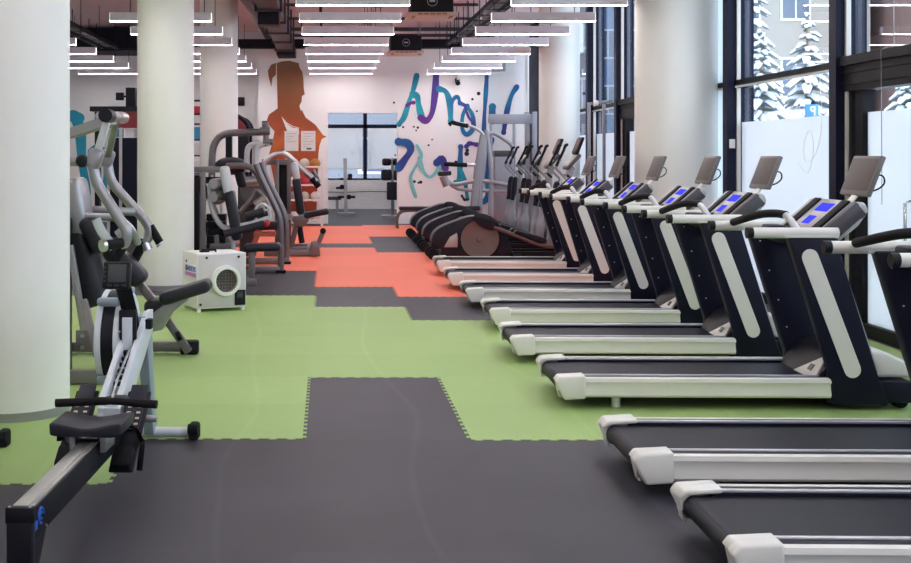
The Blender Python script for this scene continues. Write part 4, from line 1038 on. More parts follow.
q = [(93, 165), (97, 183), (108, 201), (120, 220), (126.5, 230), (126, 240), (121, 247)]
la = build('lever_handle', MB().tube([P(x, y, z0) for x, y in q], 0.042, 12, 3), 'grey_paint', t)
k = MB().cyl(P(104, 245.5, z0 - 0.15), P(122, 243, z0 - 0.05), 0.038, 14); build('grip', k, 'black_rubber', la)
k = MB().cyl(P(101.5, 246, z0 - 0.17), P(105, 245.4, z0 - 0.15), 0.046, 16, bev=0.01); build('grip_end', k, 'silver', la)
k = MB().cyl(P(124, 244, z0), P(115, 262, z0), 0.036, 12); build('grip', k, 'black_rubber', la)
q = [(107.5, 163), (112, 182), (127, 200), (142, 217), (149, 228), (148, 238), (144, 242)]
lb = build('lever_handle', MB().tube([P(x, y, z1) for x, y in q], 0.042, 12, 3), 'grey_paint', t)
k = MB().cyl(P(150, 226, z1), P(160, 243, z1), 0.036, 12); build('grip', k, 'black_rubber', lb)
k = MB().cyl(P(160, 243, z1), P(161.3, 244.6, z1), 0.042, 12); build('grip_end', k, 'silver', lb)
k = MB().cyl(P(145, 240, z1), P(133, 262, z1), 0.04, 12); build('grip', k, 'black_rubber', lb)
k = MB().cyl(P(145, 243, z1), P(148, 250, z1), 0.045, 12); build('grip_end', k, 'silver', lb)
# cross tubes behind the pads
for q, r_ in (([P(86, 209.5, 9.6), P(112, 211, 9.6), P(134, 212, 9.7)], 0.035), ([P(84, 216, 9.3), P(118, 217.5, 9.3), P(132, 229, 9.3), P(138, 243, 9.4)], 0.03), ([P(64, 162, 9.5), P(92, 162, 9.2)], 0.035)):
    build('cross_tube', MB().tube(q, r_, 10, fil=0.08), 'grey_paint', t)
k = MB().cyl(P(118, 236, 9.4), P(123, 232, 9.4), 0.045, 14); build('pin', k, 'silver', t)
# seat back: grey shell and black pads, leaning
k = MB(); k.obox(P(73, 178, 9.45), P(84, 236, 9.45), 0.4, 0.16, 0.05, seg=3); build('back_shell', k, 'grey_paint', t)
k = MB(); k.tube([P(96, 219, 9.1), P(102, 232, 9.1), P(114, 248, 9.1)], 0.036, 8, k=3, flat=(1, 0.3)); build('placard', k, 'rower_white', t)
k = MB(); k.obox(P(78, 226, 9.45), P(97, 305, 9.45), 0.4, 0.17, 0.06, seg=3); k.obox(P(86, 218, 9.35), P(103, 252, 9.35), 0.3, 0.12, 0.05, seg=3); build('back_pad', k, 'black_vinyl', t)
k = MB(); k.obox(P(108, 246, 9.9), P(143, 283, 9.9), 0.28, 0.16, 0.06, seg=3); build('side_pad', k, 'black_vinyl', t)
for d in (9.1, 9.8):
    k = MB(); sq(k, P(70, 245, d), P(84, 330, d), 0.05); build('back_frame', k, 'grey_paint', t)
# leg pads on a grey plate, strut to the long base foot
k = MB(); k.obox(P(161, 299, 9.75), P(211, 284, 9.75), 0.3, 0.1, 0.045, seg=4); build('leg_pad', k, 'black_vinyl', t)
k = MB(); k.obox(P(146, 306, 9.9), P(170, 305, 9.9), 0.32, 0.12, 0.05, seg=4); build('seat', k, 'black_vinyl', t)
a = [P(x, y, 9.95) for x, y in ((147, 318), (156, 328), (166, 326), (176, 309), (192, 296), (186, 292), (166, 302))]
k = MB(); k.prism([(p.x, p.z) for p in a], 'y', 9.72, 9.82, bev=0.012); build('seat_plate', k, 'grey_paint', t)
k = MB(); sq(k, P(138, 282, 10.0), P(167, 318, 10.0), 0.07); sq(k, P(166, 318, 10.0), P(189, 352, 10.0), 0.065); build('strut', k, 'warm_grey_paint', t)
k = MB(); k.cyl(P(177, 337, 9.94), P(181, 335, 9.94), 0.04, 12); build('clamp', k, 'black_plastic', t)
k = MB(); sq(k, (-2.45, 10.1, 0.065), (-1.22, 10.1, 0.065), 0.09, 0.08); build('base_foot', k, 'warm_grey_paint', t)
k = MB(); k.span((-1.24, 10.03, 0.0), (-1.09, 10.17, 0.115), bev=0.02); build('end_cap', k, 'black_rubber', t)
k = MB(); sq(k, (-2.45, 8.75, 0.06), (-1.58, 8.75, 0.06), 0.09, 0.09); build('base_foot', k, 'warm_grey_paint', t)
k = MB(); sq(k, (-2.2, 8.75, 0.06), (-2.2, 10.1, 0.06), 0.09, 0.09); sq(k, (-2.45, 9.5, 0.06), (-2.2, 9.5, 0.06), 0.12, 0.09); build('base_beam', k, 'warm_grey_paint', t)
k = MB(); sq(k, P(98, 358, 8.8), P(84, 300, 9.0), 0.05); sq(k, P(98, 358, 8.8), P(101, 377, 8.78), 0.05); build('strut', k, 'warm_grey_paint', t)
k = MB(); k.cyl(P(98, 365, 8.75), P(105, 360, 8.75), 0.04, 12); build('knob', k, 'black_plastic', t)
k = MB(); a = [P(x, y, 9.7) for x, y in ((76, 330), (98, 330), (104, 352), (76, 352))]; k.prism([(p.x, p.z) for p in a], 'y', 9.68, 9.72, bev=0.006)
build('side_plate', k, 'warm_grey_paint', t)
k = MB()
for x, y in ((82, 336), (96, 336), (82, 348), (98, 348)): p = P(x, y, 9.66); k.cyl(p, p + Vector((0, 0.03, 0)), 0.018, 8)
build('bolt', k, 'silver', t)
k = MB(); k.span((-2.05, 9.05, 0.02), (-1.98, 9.25, 1.2), bev=0.01); build('weight_guard', k, 'black_plastic', t)

# ---- white air drying box with a round opening
th = R(24.5); cn = P(197, 309, 12.75)
t = thing('air_heater', (cn.x, cn.y, 0.004), 'white box air drier with a round mesh opening on the green mats', 'air drier', rz=0)
ux = Vector((math.cos(th), math.sin(th), 0)); uy = Vector((-math.sin(th), math.cos(th), 0)); hz = Vector((0, 0, 1)); O = Vector((cn.x, cn.y, 0.0))
def LB(x, y, z): return O + ux * x + uy * y + hz * z
def lbox(mb, a, b, bev=0.0):
    c = [(a[i] + b[i]) / 2 for i in range(3)]; s = [abs(b[i] - a[i]) for i in range(3)]
    return mb.box(LB(*c), s, (0, 0, th), bev)
WX, WY, WZ = 0.56, 0.5, 0.63
k = lbox(MB(), (0, 0, 0.035), (WX, WY, WZ), 0.008); bd = build('body', k, 'heater_white', t)
k = lbox(MB(), (0.012, -0.008, 0.05), (WX - 0.012, 0.0, WZ - 0.015), 0.002); build('front_panel', k, 'heater_front', t)
cx, cz = 0.315, 0.335
k = MB().ring(LB(cx, -0.03, cz), uy, 0.165, 0.128, 0.06, 40); k.ring(LB(cx, -0.05, cz), uy, 0.15, 0.125, 0.05, 40); build('flange', k, 'plastic_white', t)
k = MB().lathe(LB(cx, -0.014, cz), uy, [(0.13, -0.004), (0.13, 0.004)], 40); ms = build('filter_mesh', k, 'filter_mesh', t)
k = MB().lathe(LB(cx - 0.055, -0.02, cz + 0.035), uy, [(0.05, -0.006), (0.05, 0.004)], 24); build('fan_hub', k, 'console_dark', ms)
k = MB()
for i in range(-3, 4):
    x = i * 0.034; h = math.sqrt(max(0, 0.125 ** 2 - x * x)); k.cyl(LB(cx + x, -0.024, cz - h), LB(cx + x, -0.024, cz + h), 0.003, 6); k.cyl(LB(cx - h, -0.024, cz + x), LB(cx + h, -0.024, cz + x), 0.003, 6)
build('guard_wire', k, 'warm_grey_paint', ms)
k = lbox(MB(), (0.425, -0.016, 0.06), (0.548, -0.008, 0.225), 0.002); pn = build('control_panel', k, 'black_plastic', t)
k = lbox(MB(), (0.45, -0.019, 0.14), (0.515, -0.0155, 0.205)); build('display', k, 'lcd', pn)
k = lbox(MB(), (0.46, -0.0205, 0.155), (0.505, -0.0185, 0.175)); k = build('button', k, 'console_dark', pn)
k = MB()
for x in (0.105, 0.47): k.lathe(LB(x, -0.012, 0.585), uy, [(0.014, -0.004), (0.014, 0.004)], 12)
k.lathe(LB(0.035, -0.012, 0.085), uy, [(0.014, -0.004), (0.014, 0.004)], 12); k.lathe(LB(-0.004, 0.36, 0.53), ux, [(0.014, -0.004), (0.014, 0.004)], 12); build('screw', k, 'black_plastic', t)
for x, y in ((0.03, 0.03), (WX - 0.03, 0.03), (0.03, WY - 0.03), (WX - 0.03, WY - 0.03)):
    k = MB().cyl(LB(x, y, 0.0), LB(x, y, 0.04), 0.022, 12); build('foot', k, 'plastic_white', t)
k = MB(); k.tube([LB(0.12, 0.2, WZ - 0.005), LB(0.12, 0.2, WZ + 0.025), LB(0.28, 0.2, WZ + 0.025), LB(0.28, 0.2, WZ - 0.005)], 0.014, 8); lbox(k, (0.1, 0.17, WZ), (0.2, 0.23, WZ + 0.02), 0.004); build('handle', k, 'black_plastic', t)
k = lbox(MB(), (-0.004, 0.03, 0.39), (0.0, 0.40, 0.50)); st = build('sticker', k, 'sticker_white', t)
k = lbox(MB(), (-0.006, 0.03, 0.375), (-0.001, 0.40, 0.415)); build('sticker_band', k, 'sticker_purple', st)
k = MB(); lbox(k, (-0.006, 0.335, 0.425), (-0.001, 0.385, 0.49)); build('logo', k, 'sticker_blue', st)
k = MB(); lbox(k, (-0.0075, 0.335, 0.45), (-0.001, 0.36, 0.49)); build('logo', k, 'sticker_red', st)
tx = text_mesh('lettering', 'ANDREWS', 0.085, 'sticker_blue', st, (0, 0, 0), (0, 0, 0), 0.0012)
from mathutils import Euler
xd, yd = -uy, hz; zd = xd.cross(yd)
MM = Matrix((xd, yd, zd)).transposed().to_4x4(); MM.translation = LB(-0.0052, 0.18, 0.455)
tx.data.transform(MM @ Matrix.Diagonal((0.72, 1, 1, 1))); tx.data.transform(Matrix.Translation(-t.location))

# ---- machine A: arm curl / ab machine nearest to the box
t = thing('arm_press_machine', (-1.5, 16, 0), 'grey arm machine with a bright U shaped bar behind the white box', 'exercise machine')
d = 15.8
k = MB(); sq(k, P(196, 285, 16.2), P(196, 175, 16.2), 0.16, 0.1); sq(k, (-1.75, 16.2, 1.35), (-1.32, 16.2, 1.35), 0.1, 0.09); build('weight_tower', k, 'black_plastic', t)
k = MB(); sq(k, P(190, 169.5, d), P(226, 169.5, d), 0.06, 0.08); sq(k, P(203, 288, d), P(203, 172, d), 0.07, 0.07); build('frame', k, 'warm_grey_paint', t)
T(t, 'press_bar', [(209, 184, d), (211, 205, d), (217, 220, d), (226, 228, d), (245, 225, d), (269, 218, d)], 0.035, 'light_grey_paint', k=4)
T(t, 'grip_loop', [(256, 220, d), (256, 209, d), (262, 204, d), (269, 208, d), (270, 218, d)], 0.02, 'light_grey_paint', k=3)
k = MB(); k.cyl(P(224, 234, d - 0.2), P(264, 224, d - 0.1), 0.05, 14); build('roller_pad', k, 'black_vinyl', t)
k = MB(); k.cyl(P(246, 217, d), P(264, 211, d), 0.055, 14); build('roller_pad', k, 'black_vinyl', t)
k = MB(); k.obox(P(224, 166, d), P(229, 195, d), 0.34, 0.12, 0.05, seg=3); build('headrest', k, 'light_grey_paint', t)
k = MB(); k.obox(P(229, 190, d), P(238, 240, d), 0.36, 0.13, 0.05, seg=3); build('back_pad', k, 'black_vinyl', t)
for y in (184, 197): k = MB(); k.cyl(P(213, y, d - 0.15), P(221, y - 1, d), 0.07, 16); build('cam', k, 'silver', t)
k = MB(); k.lathe(P(217, 192, d + 0.1), (0, 1, 0), [(0.16, -0.03), (0.17, 0), (0.16, 0.03)], 28); build('pulley', k, 'warm_grey_paint', t)
k = MB(); k.obox(P(244, 247.5, d), P(281, 246.5, d), 0.36, 0.1, 0.045, seg=4); build('seat', k, 'black_vinyl', t)
k = MB(); sq(k, P(252, 251, d), P(252, 284, d), 0.08); build('seat_post', k, 'warm_grey_paint', t)
k = MB(); sq(k, (-1.72, 15.5, 0.045), (-0.92, 15.5, 0.045), 0.09, 0.09); sq(k, (-1.6, 15.4, 0.045), (-1.6, 16.6, 0.045), 0.09, 0.09); sq(k, (-1.72, 16.5, 0.045), (-1.0, 16.5, 0.045), 0.09, 0.09); sq(k, P(252, 280, d), (-1.6, d, 0.05), 0.08); build('base_frame', k, 'warm_grey_paint', t)
k = MB(); k.tube([P(198, 180, d), P(206, 225, d), P(212, 283, d)], 0.012, 6); build('cable', k, 'black_rubber', t)
T(t, 'strut', [(232, 232, d), (236, 283, d)], 0.03, 'light_grey_paint')
for y0_ in range(9):
    q0, q1 = P(207, 214 + y0_ * 7.4, d + 0.35), P(226, 220.6 + y0_ * 7.4, d + 0.35)
    build('weight_plate', MB().span((q0.x, d + 0.25, max(0.1, q1.z)), (q1.x, d + 0.5, q0.z), bev=0.006), 'black_plastic', t)
k = MB(); sq(k, P(216, 235, d + 0.1), P(222, 284, d + 0.1), 0.06); sq(k, P(210, 246, d + 0.1), P(232, 246, d + 0.1), 0.07); build('lever_frame', k, 'warm_grey_paint', t)
T(t, 'guide_rod', [(212, 175, d + 0.4), (212, 284, d + 0.4)], 0.018, 'silver'); T(t, 'guide_rod', [(221, 175, d + 0.4), (221, 284, d + 0.4)], 0.018, 'silver')

# ---- machine B: tall arched machine with two slanting tubes
t = thing('shoulder_press_machine', (-1.1, 17.8, 0), 'tall grey machine with an arched top tube and two long front legs', 'exercise machine')
d = 18.2
T(t, 'arch_tube', [(212, 204, d), (212, 160, d), (215, 143, d), (225, 134, d), (245, 132.5, d), (265, 132, d)], 0.055, 'warm_grey_paint', k=4)
k = MB(); sq(k, P(229, 135, d + 0.2), P(229, 168, d + 0.2), 0.12, 0.1, 0.02); build('hanger', k, 'black_plastic', t)
k = MB(); k.sph(P(231, 166, d + 0.1), (0.26, 0.2, 0.14), 20, 12); build('head_pad', k, 'black_vinyl', t)
k = MB(); k.cyl(P(260, 131, d - 0.1), P(270, 131, d - 0.1), 0.06, 14); k.cyl(P(262, 124, d), P(268, 124, d), 0.05, 14); k.cyl(P(263, 142, d), P(273, 142, d), 0.05, 14); k.cyl(P(266, 124, d), P(266, 146, d), 0.045, 12); build('joint', k, 'warm_grey_paint', t)
for i, x in enumerate((247, 256)):
    T(t, 'press_handle', [(x, 172, d), (x, 150, d), (x + 3, 145, d), (x + 14, 143, d)], 0.045, 'light_grey_paint', fil=0.1)
T(t, 'top_tube', [(226, 166, d - 0.3), (246, 166, d - 0.3), (256, 172, d - 0.3), (262, 184, d - 0.3)], 0.05, 'warm_grey_paint', k=3)
for i, (dx, dd, yb) in enumerate(((0, 17.1, 272.5), (5.5, 18.5, 263.5))):
    T(t, 'front_leg', [(256 + dx, 164 - i * 2, dd), (262 + dx, 180, dd), (279 + dx, 214 - i * 2, dd), (281 + dx, 226, dd), (281 + dx, yb, dd)], 0.045, 'warm_grey_paint', fil=0.25)
    k = MB(); p = P(281 + dx, yb, dd); k.span((p.x - 0.07, p.y - 0.08, 0), (p.x + 0.07, p.y + 0.08, 0.04), bev=0.01); build('foot', k, 'black_rubber', t)
T(t, 'brace', [(240, 212, d), (251, 200, d), (256, 191, d), (262, 196, d), (268, 208, d)], 0.04, 'warm_grey_paint', k=3)
k = MB(); k.lathe(P(254, 191, 18.5), (0, 1, 0), [(0.2, -0.04), (0.22, 0), (0.2, 0.04)], 28); build('pulley', k, 'warm_grey_paint', t)
k = MB(); k.cyl(P(246, 182, d - 0.2), P(258, 181, d - 0.2), 0.075, 14); k.cyl(P(255, 205, d - 0.1), P(266, 198, d - 0.1), 0.07, 14); build('cam', k, 'silver', t)
k = MB(); k.obox(P(236, 160, 18.4), P(243, 187, 18.4), 0.34, 0.14, 0.05, seg=3); build('back_pad', k, 'black_vinyl', t)
k = MB(); k.obox(P(258, 226, 18.3), P(283, 225, 18.3), 0.4, 0.12, 0.05, seg=4); build('seat', k, 'black_vinyl', t)
k = MB(); sq(k, P(250, 256, 18.2), P(260, 228, 18.2), 0.08); sq(k, P(254, 234, 18.2), P(276, 234, 18.2), 0.12, 0.07); build('seat_frame', k, 'rust', t)
k = MB(); sq(k, (-1.45, 17.1, 0.05), (-0.68, 17.1, 0.05), 0.09, 0.09); sq(k, (-1.45, 18.5, 0.05), (-0.6, 18.5, 0.05), 0.09, 0.09); sq(k, (-1.4, 17.1, 0.05), (-1.4, 18.5, 0.05), 0.09, 0.09); sq(k, (-1.4, 18.2, 0.05), P(212, 204, d), 0.1); build('base_frame', k, 'warm_grey_paint', t)
k = MB(); p0, p1 = P(240, 176, 18.8), P(256, 258, 18.8); k.span((p0.x, 18.7, 0.1), (p1.x, 19.0, p0.z), bev=0.02); build('weight_shroud', k, 'console_dark', t)
k = MB(); k.cyl(P(246, 219, 17.6), P(268, 214, 17.6), 0.05, 12); build('roller_pad', k, 'black_vinyl', t)
k = MB(); k.sph(P(266, 223, 17.9), 0.06, 12, 8); build('knob', k, 'ball_red', t)

# ---- machine C: seated leg machine with a curved overhead arm
t = thing('leg_extension_machine', (-0.7, 20.8, 0.004), 'grey seated machine with a curved overhead arm on the orange mats', 'exercise machine')
d = 20.6
k = MB(); sq(k, P(283, 245, 21.2), P(283, 160, 21.2), 0.3, 0.28, 0.03); build('weight_tower', k, 'black_plastic', t)
k = MB(); sq(k, P(277, 245, 20.95), P(277, 160, 20.95), 0.07); sq(k, P(289, 245, 20.95), P(289, 160, 20.95), 0.07); sq(k, P(262, 162, 21), P(296, 162, 21), 0.1); build('frame', k, 'warm_grey_paint', t)
T(t, 'overhead_arm', [(258, 178, d), (264, 164, d), (274, 155, d), (285, 154, d), (297, 164, d), (310, 176, d), (316, 182, d)], 0.05, 'silver', k=4)
T(t, 'grip', [(312, 178, d), (319, 187, d)], 0.055, 'black_rubber')
T(t, 'grip', [(313, 170, d + 0.3), (317, 178, d + 0.3), (312, 183, d + 0.3)], 0.04, 'warm_grey_paint')
k = MB(); k.cyl(P(254, 182, d), P(262, 172, d), 0.09, 14); build('joint', k, 'silver', t)
k = MB(); k.obox(P(294, 162, d), P(297, 180, d), 0.34, 0.13, 0.05, seg=3); build('headrest', k, 'light_grey_paint', t)
k = MB(); k.obox(P(296, 178, d), P(301, 214, d), 0.36, 0.14, 0.05, seg=3); build('back_pad', k, 'black_vinyl', t)
k = MB(); k.obox(P(304, 215.5, d), P(329, 211, d), 0.38, 0.1, 0.045, seg=4); build('seat', k, 'black_vinyl', t)
a = [P(x, y, d) for x, y in ((290, 216), (310, 216), (308, 222), (302, 227), (296, 226))]
k = MB(); k.prism([(p.x, p.z) for p in a], 'y', d - 0.14, d + 0.14, bev=0.01); build('seat_plate', k, 'warm_grey_paint', t)
T(t, 'shin_bar', [(299, 224, d), (302, 243, d)], 0.05, 'black_plastic')
k = MB(); k.cyl(P(288, 217, d - 0.3), P(292, 217, d), 0.05, 12); build('pin', k, 'silver', t)
T(t, 'low_lever', [(279, 206, d - 0.2), (287, 217, d - 0.2)], 0.05, 'black_plastic')
k = MB(); sq(k, (-1.05, 19.9, 0.06), (-0.17, 19.9, 0.06), 0.1, 0.1); sq(k, (-1.05, 21.3, 0.06), (-0.15, 21.3, 0.06), 0.1, 0.1); sq(k, (-0.3, 19.9, 0.06), (-0.3, 21.3, 0.06), 0.1, 0.1); sq(k, (-0.95, 19.9, 0.06), (-0.95, 21.3, 0.06), 0.1, 0.1); sq(k, (-0.62, d, 0.1), P(297, 222, d), 0.09); sq(k, (-0.95, d, 0.06), (-0.3, d, 0.06), 0.1, 0.1); build('base_frame', k, 'warm_grey_paint', t)
a = [P(x, y, 19.75) for x, y in ((308, 256), (320, 256), (319, 244), (316, 241), (311, 242))]
k = MB(); k.prism([(p.x, max(0, p.z)) for p in a], 'y', 19.75, 19.95, bev=0.012); build('foot_block', k, 'warm_grey_paint', t)
T(t, 'foot_lever', [(318, 244, 19.8), (323, 232, 19.8)], 0.04, 'warm_grey_paint')
k = MB(); k.cyl(P(323, 231, 19.6), P(323, 231, 20.0), 0.05, 12); build('foot_roller', k, 'black_rubber', t)

# ---- ball rack in front of the portrait
x0, x1, yb = -0.98, -0.12, 28.75
t = thing('ball_rack', ((x0 + x1) / 2, yb, 0), 'white metal rack full of exercise balls under the painted portrait', 'rack')
k = MB()
for x in (x0, x1):
    for y in (yb - 0.2, yb + 0.2): k.span((x - 0.03, y - 0.03, 0), (x + 0.03, y + 0.03, 1.62))
build('post', k, 'plastic_white', t)
LV = (0.14, 0.62, 0.98, 1.42)
for z in LV:
    k = MB()
    for y in (yb - 0.14, yb + 0.14): k.span((x0, y - 0.02, z - 0.02), (x1, y + 0.02, z + 0.02))
    build('shelf_rail', k, 'plastic_white', t)
cols = {0.14: ['ball_white', 'ball_teal', 'ball_cream'], 0.62: ['ball_grey', 'ball_cream', 'ball_white'], 0.98: ['ball_white', 'ball_red', 'ball_grey'], 1.42: ['ball_teal', 'ball_cream', 'ball_orange']}
cn_ = {'ball_white': 'white', 'ball_teal': 'teal', 'ball_cream': 'cream', 'ball_grey': 'grey', 'ball_red': 'red', 'ball_orange': 'orange'}
sh = {0.14: 'bottom', 0.62: 'second lowest', 0.98: 'second highest', 1.42: 'top'}
ps = ['left', 'middle', 'right']
for z in LV:
    for i, m in enumerate(cols[z]):
        x = x0 + 0.17 + i * 0.265; r = 0.125
        s = MB(); s.sph((x, yb, z + 0.078), r, 20, 14)
        o = build('exercise_ball', s, m, None, loc=(x, yb, z + 0.078))
        tag(o, '%s exercise ball, %s on the %s shelf of the white rack' % (cn_[m], ps[i], sh[z]), 'ball', 'exercise balls on the rack')

# ---- dark cabinet-like cable tower with a red header behind the second column
t = thing('cable_tower', (-5.0, 25.2, 0), 'tall black cable tower with a dark red header left of the second column', 'exercise machine')
d = 25.0
a = P(93, 108, d); b_ = P(190, 218, d)
k = MB(); k.span((a.x, d - 0.35, a.z - 0.08), (b_.x, d + 0.35, a.z + 0.02)); build('top_plate', k, 'black_plastic', t)
p = P(112, 111, d); q_ = P(190, 128, d)
k = MB(); k.span((p.x, d - 0.3, q_.z), (q_.x, d + 0.3, p.z)); build('header', k, 'red_panel', t)
k = MB(); p = P(110, 138, d); k.span((p.x, d - 0.28, 0), (p.x + 0.28, d + 0.28, p.z)); p2 = P(124, 138, d); k.span((p2.x, d - 0.28, 0), (p2.x + 1.2, d + 0.28, p.z)); build('weight_shroud', k, 'tread_black', t)
k = MB()
for x in (111, 123, 150): p = P(x, 128, d); k.span((p.x - 0.03, d - 0.3, 0), (p.x + 0.03, d - 0.22, p.z))
build('guide_post', k, 'light_grey_paint', t)
k = MB(); p = P(98, 112, d); k.span((p.x - 0.05, d - 0.1, 0.0), (p.x + 0.05, d + 0.1, p.z)); build('post', k, 'black_plastic', t)
k = MB(); k.cyl(P(100, 116, d - 0.36), P(100, 116, d - 0.2), 0.1, 18); build('pulley', k, 'grey_paint', t)
for x, m in ((117, 'book_blue'), (131, 'book_white')):
    p = P(x - 4, 129, d); q_ = P(x + 5, 137, d); k = MB().span((p.x, d - 0.2, q_.z), (q_.x, d + 0.2, p.z)); build('placard', k, m, t)
p = P(131, 106, 24.9); top = a.z + 0.02
t = thing('loudspeaker', (p.x, 24.95, top), 'black loudspeaker standing on top of the red and black cable tower', 'speaker')
k = MB(); k.box((p.x, 24.95, top + 0.2), (0.2, 0.26, 0.4), bev=0.012); build('cabinet', k, 'black_plastic', t)
k = MB(); k.box((p.x - 0.24, 24.95, top + 0.22), (0.16, 0.12, 0.16), bev=0.01); k.span((p.x - 0.2, 24.92, top + 0.2), (p.x - 0.05, 24.98, top + 0.24)); build('bracket', k, 'black_plastic', t)
# ---- second red machine between the columns (curved red shells)
t = thing('cable_machine', (-2.2, 26.5, 0), 'black machine with two curved red shells right of the third column', 'exercise machine')
d = 26.5
for i, (xa, xb, yt, dd) in enumerate(((226, 249, 114, 0), (240, 252, 119, 0.5))):
    pts = []
    L0 = P(xa, 131, d + dd); T0 = P(xa, yt, d + dd); R0 = P(xb, 131, d + dd)
    arc = [(T0.x + (R0.x - T0.x) * math.sin(a), R0.z + (T0.z - R0.z) * math.cos(a)) for a in [PI / 2 * i_ / 8 for i_ in range(9)]]
    k = MB(); k.prism([(L0.x, L0.z)] + arc, 'y', d + dd - 0.15, d + dd + 0.15, bev=0.01); sh_ = build('shell', k, 'red_panel', t)
    k = MB(); k.tube([Vector((x, d + dd - 0.12, z)) for x, z in arc], 0.055, 8); build('shell_rim', k, 'black_plastic', sh_)
    k = MB(); k.span((L0.x, d + dd - 0.12, 0), (R0.x, d + dd + 0.12, L0.z - 0.08)); build('column', k, 'wall_paint' if False else 'black_plastic', t)
k = MB(); k.span((-2.3, d - 0.4, 0), (-1.6, d + 0.8, 0.06)); build('base', k, 'black_plastic', t)
tag(build('wall_bracket', MB().box((-2.2, YB + 0.85, 3.07), (0.2, 0.1, 0.22), bev=0.01).box((-2.35, YB + 0.85, 3.2), (0.06, 0.1, 0.3), bev=0.01), 'black_plastic'), 'small black bracket on the wall above the red shells', 'bracket')

# ---- shelf with blue and white things seen in the slit between two columns
t = thing('storage_shelf', (-3.0, 26.4, 0), 'narrow black shelf seen between the second and third columns', 'shelf')
xs0, xs1, ys = P(190, 100, 26.4).x, P(203, 100, 26.4).x, 26.4
k = MB(); k.span((xs0 - 0.03, ys - 0.2, 0), (xs0, ys + 0.2, 2.95)).span((xs1, ys - 0.2, 0), (xs1 + 0.03, ys + 0.2, 2.95)); build('side_panel', k, 'black_plastic', t)
SZ = [0.1, 0.5, 0.9, 1.3, 1.7, 2.05, 2.4, 2.62, 2.92]
for z in SZ: build('shelf_board', MB().span((xs0, ys - 0.2, z - 0.03), (xs1, ys + 0.2, z)), 'black_plastic', t)
items = [(1.3, 'book_white', 'white'), (1.7, 'book_white', 'white'), (2.05, 'book_blue', 'blue'), (0.9, 'book_blue', 'blue'), (2.4, 'book_white', 'white'), (2.62, 'ball_red', 'red')]
for j, (z, m, cname) in enumerate(items):
    h_ = 0.16 if z > 2.3 else 0.27
    k = MB(); k.box(((xs0 + xs1) / 2, ys - 0.02, z + h_ / 2), (0.2, 0.26, h_ - 0.002), bev=0.01)
    tag(build('storage_box', k, m, None, loc=((xs0 + xs1) / 2, ys - 0.02, z)), '%s box on the narrow black shelf, %s' % (cname, ('fourth board up', 'fifth board up', 'just under the upper white box', 'third board up', 'seventh board up', 'near the top')[j]), 'box', 'boxes on the narrow shelf')

# ---- white cable tower at the back right
t = thing('cable_crossover', (4.0, 27.0, 0.004), 'pale grey cable tower with a high cross bar at the right of the back wall', 'exercise machine')
d = 27.0
k = MB(); sq(k, P(489, 119, d), P(533, 119, d), 0.14, 0.22, 0.02); build('cross_bar', k, 'shroud_grey', t)
for x in (527, 533): k = MB(); pp_ = P(x, 112, d); sq(k, (pp_.x, d - (x == 533) * 0.2, 0.0), (pp_.x, d - (x == 533) * 0.2, pp_.z), 0.1, 0.1); build('upright', k, 'shroud_grey', t)
k = MB(); pp_ = P(514, 122, d); sq(k, (pp_.x, d, 0), pp_, 0.06); pp_ = P(491, 122, d); sq(k, (pp_.x, d, 0), pp_, 0.06); build('guide_rod', k, 'shroud_grey', t)
a, b_ = P(494, 147, d - 0.2), P(513, 150, d - 0.2)
k = MB(); k.span((a.x, d - 0.35, 0.05), (b_.x, d - 0.05, a.z - 0.1), bev=0.03); build('weight_shroud', k, 'shroud_grey', t)
k = MB(); k.span((a.x - 0.01, d - 0.36, a.z - 0.22), (b_.x + 0.01, d - 0.04, a.z - 0.08), bev=0.02); build('shroud_cap', k, 'console_dark', t)
T(t, 'top_hoop', [(486, 150, d - 0.3), (487, 138, d - 0.3), (493, 133, d - 0.3), (504, 139, d - 0.3), (512, 146, d - 0.3), (512, 156, d - 0.3)], 0.045, 'shroud_grey', k=3)
k = MB(); k.span((3.55, d - 0.4, 0), (4.75, d + 0.1, 0.08), bev=0.01); build('base', k, 'black_plastic', t)
# ---- seated pull machine with handles in front of the lettering
t = thing('seated_row_machine', (3.3, 26.0, 0.004), 'silver seated pull machine with long black grips before the painted lettering', 'exercise machine')
d = 26.0
k = MB(); k.tube([P(473, 222, d), P(480, 168, d), P(484, 135, d)], [0.1, 0.13, 0.09], 8, flat=(1, 0.6)); build('mast', k, 'shroud_grey', t)
k = MB(); k.tube([P(479, 215, d), P(480, 175, d)], 0.07, 8); k.tube([P(486, 130, d), P(491, 170, d), P(490, 215, d)], 0.05, 8, k=3); build('frame', k, 'shroud_grey', t)
T(t, 'top_arm', [(451, 124, d), (456, 122.5, d), (470, 126, d), (480, 131, d), (485, 137, d)], 0.035, 'silver', k=3)
T(t, 'grip', [(449, 125, d), (452, 122.5, d), (468, 126, d)], 0.05, 'black_rubber')
T(t, 'grip', [(444, 164, d), (467, 165, d)], 0.05, 'black_rubber')
T(t, 'mid_arm', [(466, 165, d), (481, 165, d)], 0.035, 'silver')
T(t, 'low_arm', [(445, 178, d), (451, 184, d), (460, 184, d), (480, 180.5, d), (512, 186, d)], 0.05, 'grey_paint', k=2)
T(t, 'low_arm', [(447, 181, d), (458, 189, d), (480, 190.5, d), (513, 192, d)], 0.04, 'grey_paint', k=2)
k = MB(); k.obox(P(438, 174, d), P(451, 173, d), 0.3, 0.1, 0.03); build('arm_pad', k, 'black_vinyl', t)
T(t, 'pad_post', [(443, 176, d), (447, 186, d)], 0.09, 'grey_paint')
k = MB(); k.span((2.6, d - 0.3, 0), (3.8, d + 0.3, 0.08), bev=0.02); sq(k, (3.2, d, 0.05), P(475, 212, d), 0.12); build('base', k, 'black_plastic', t)
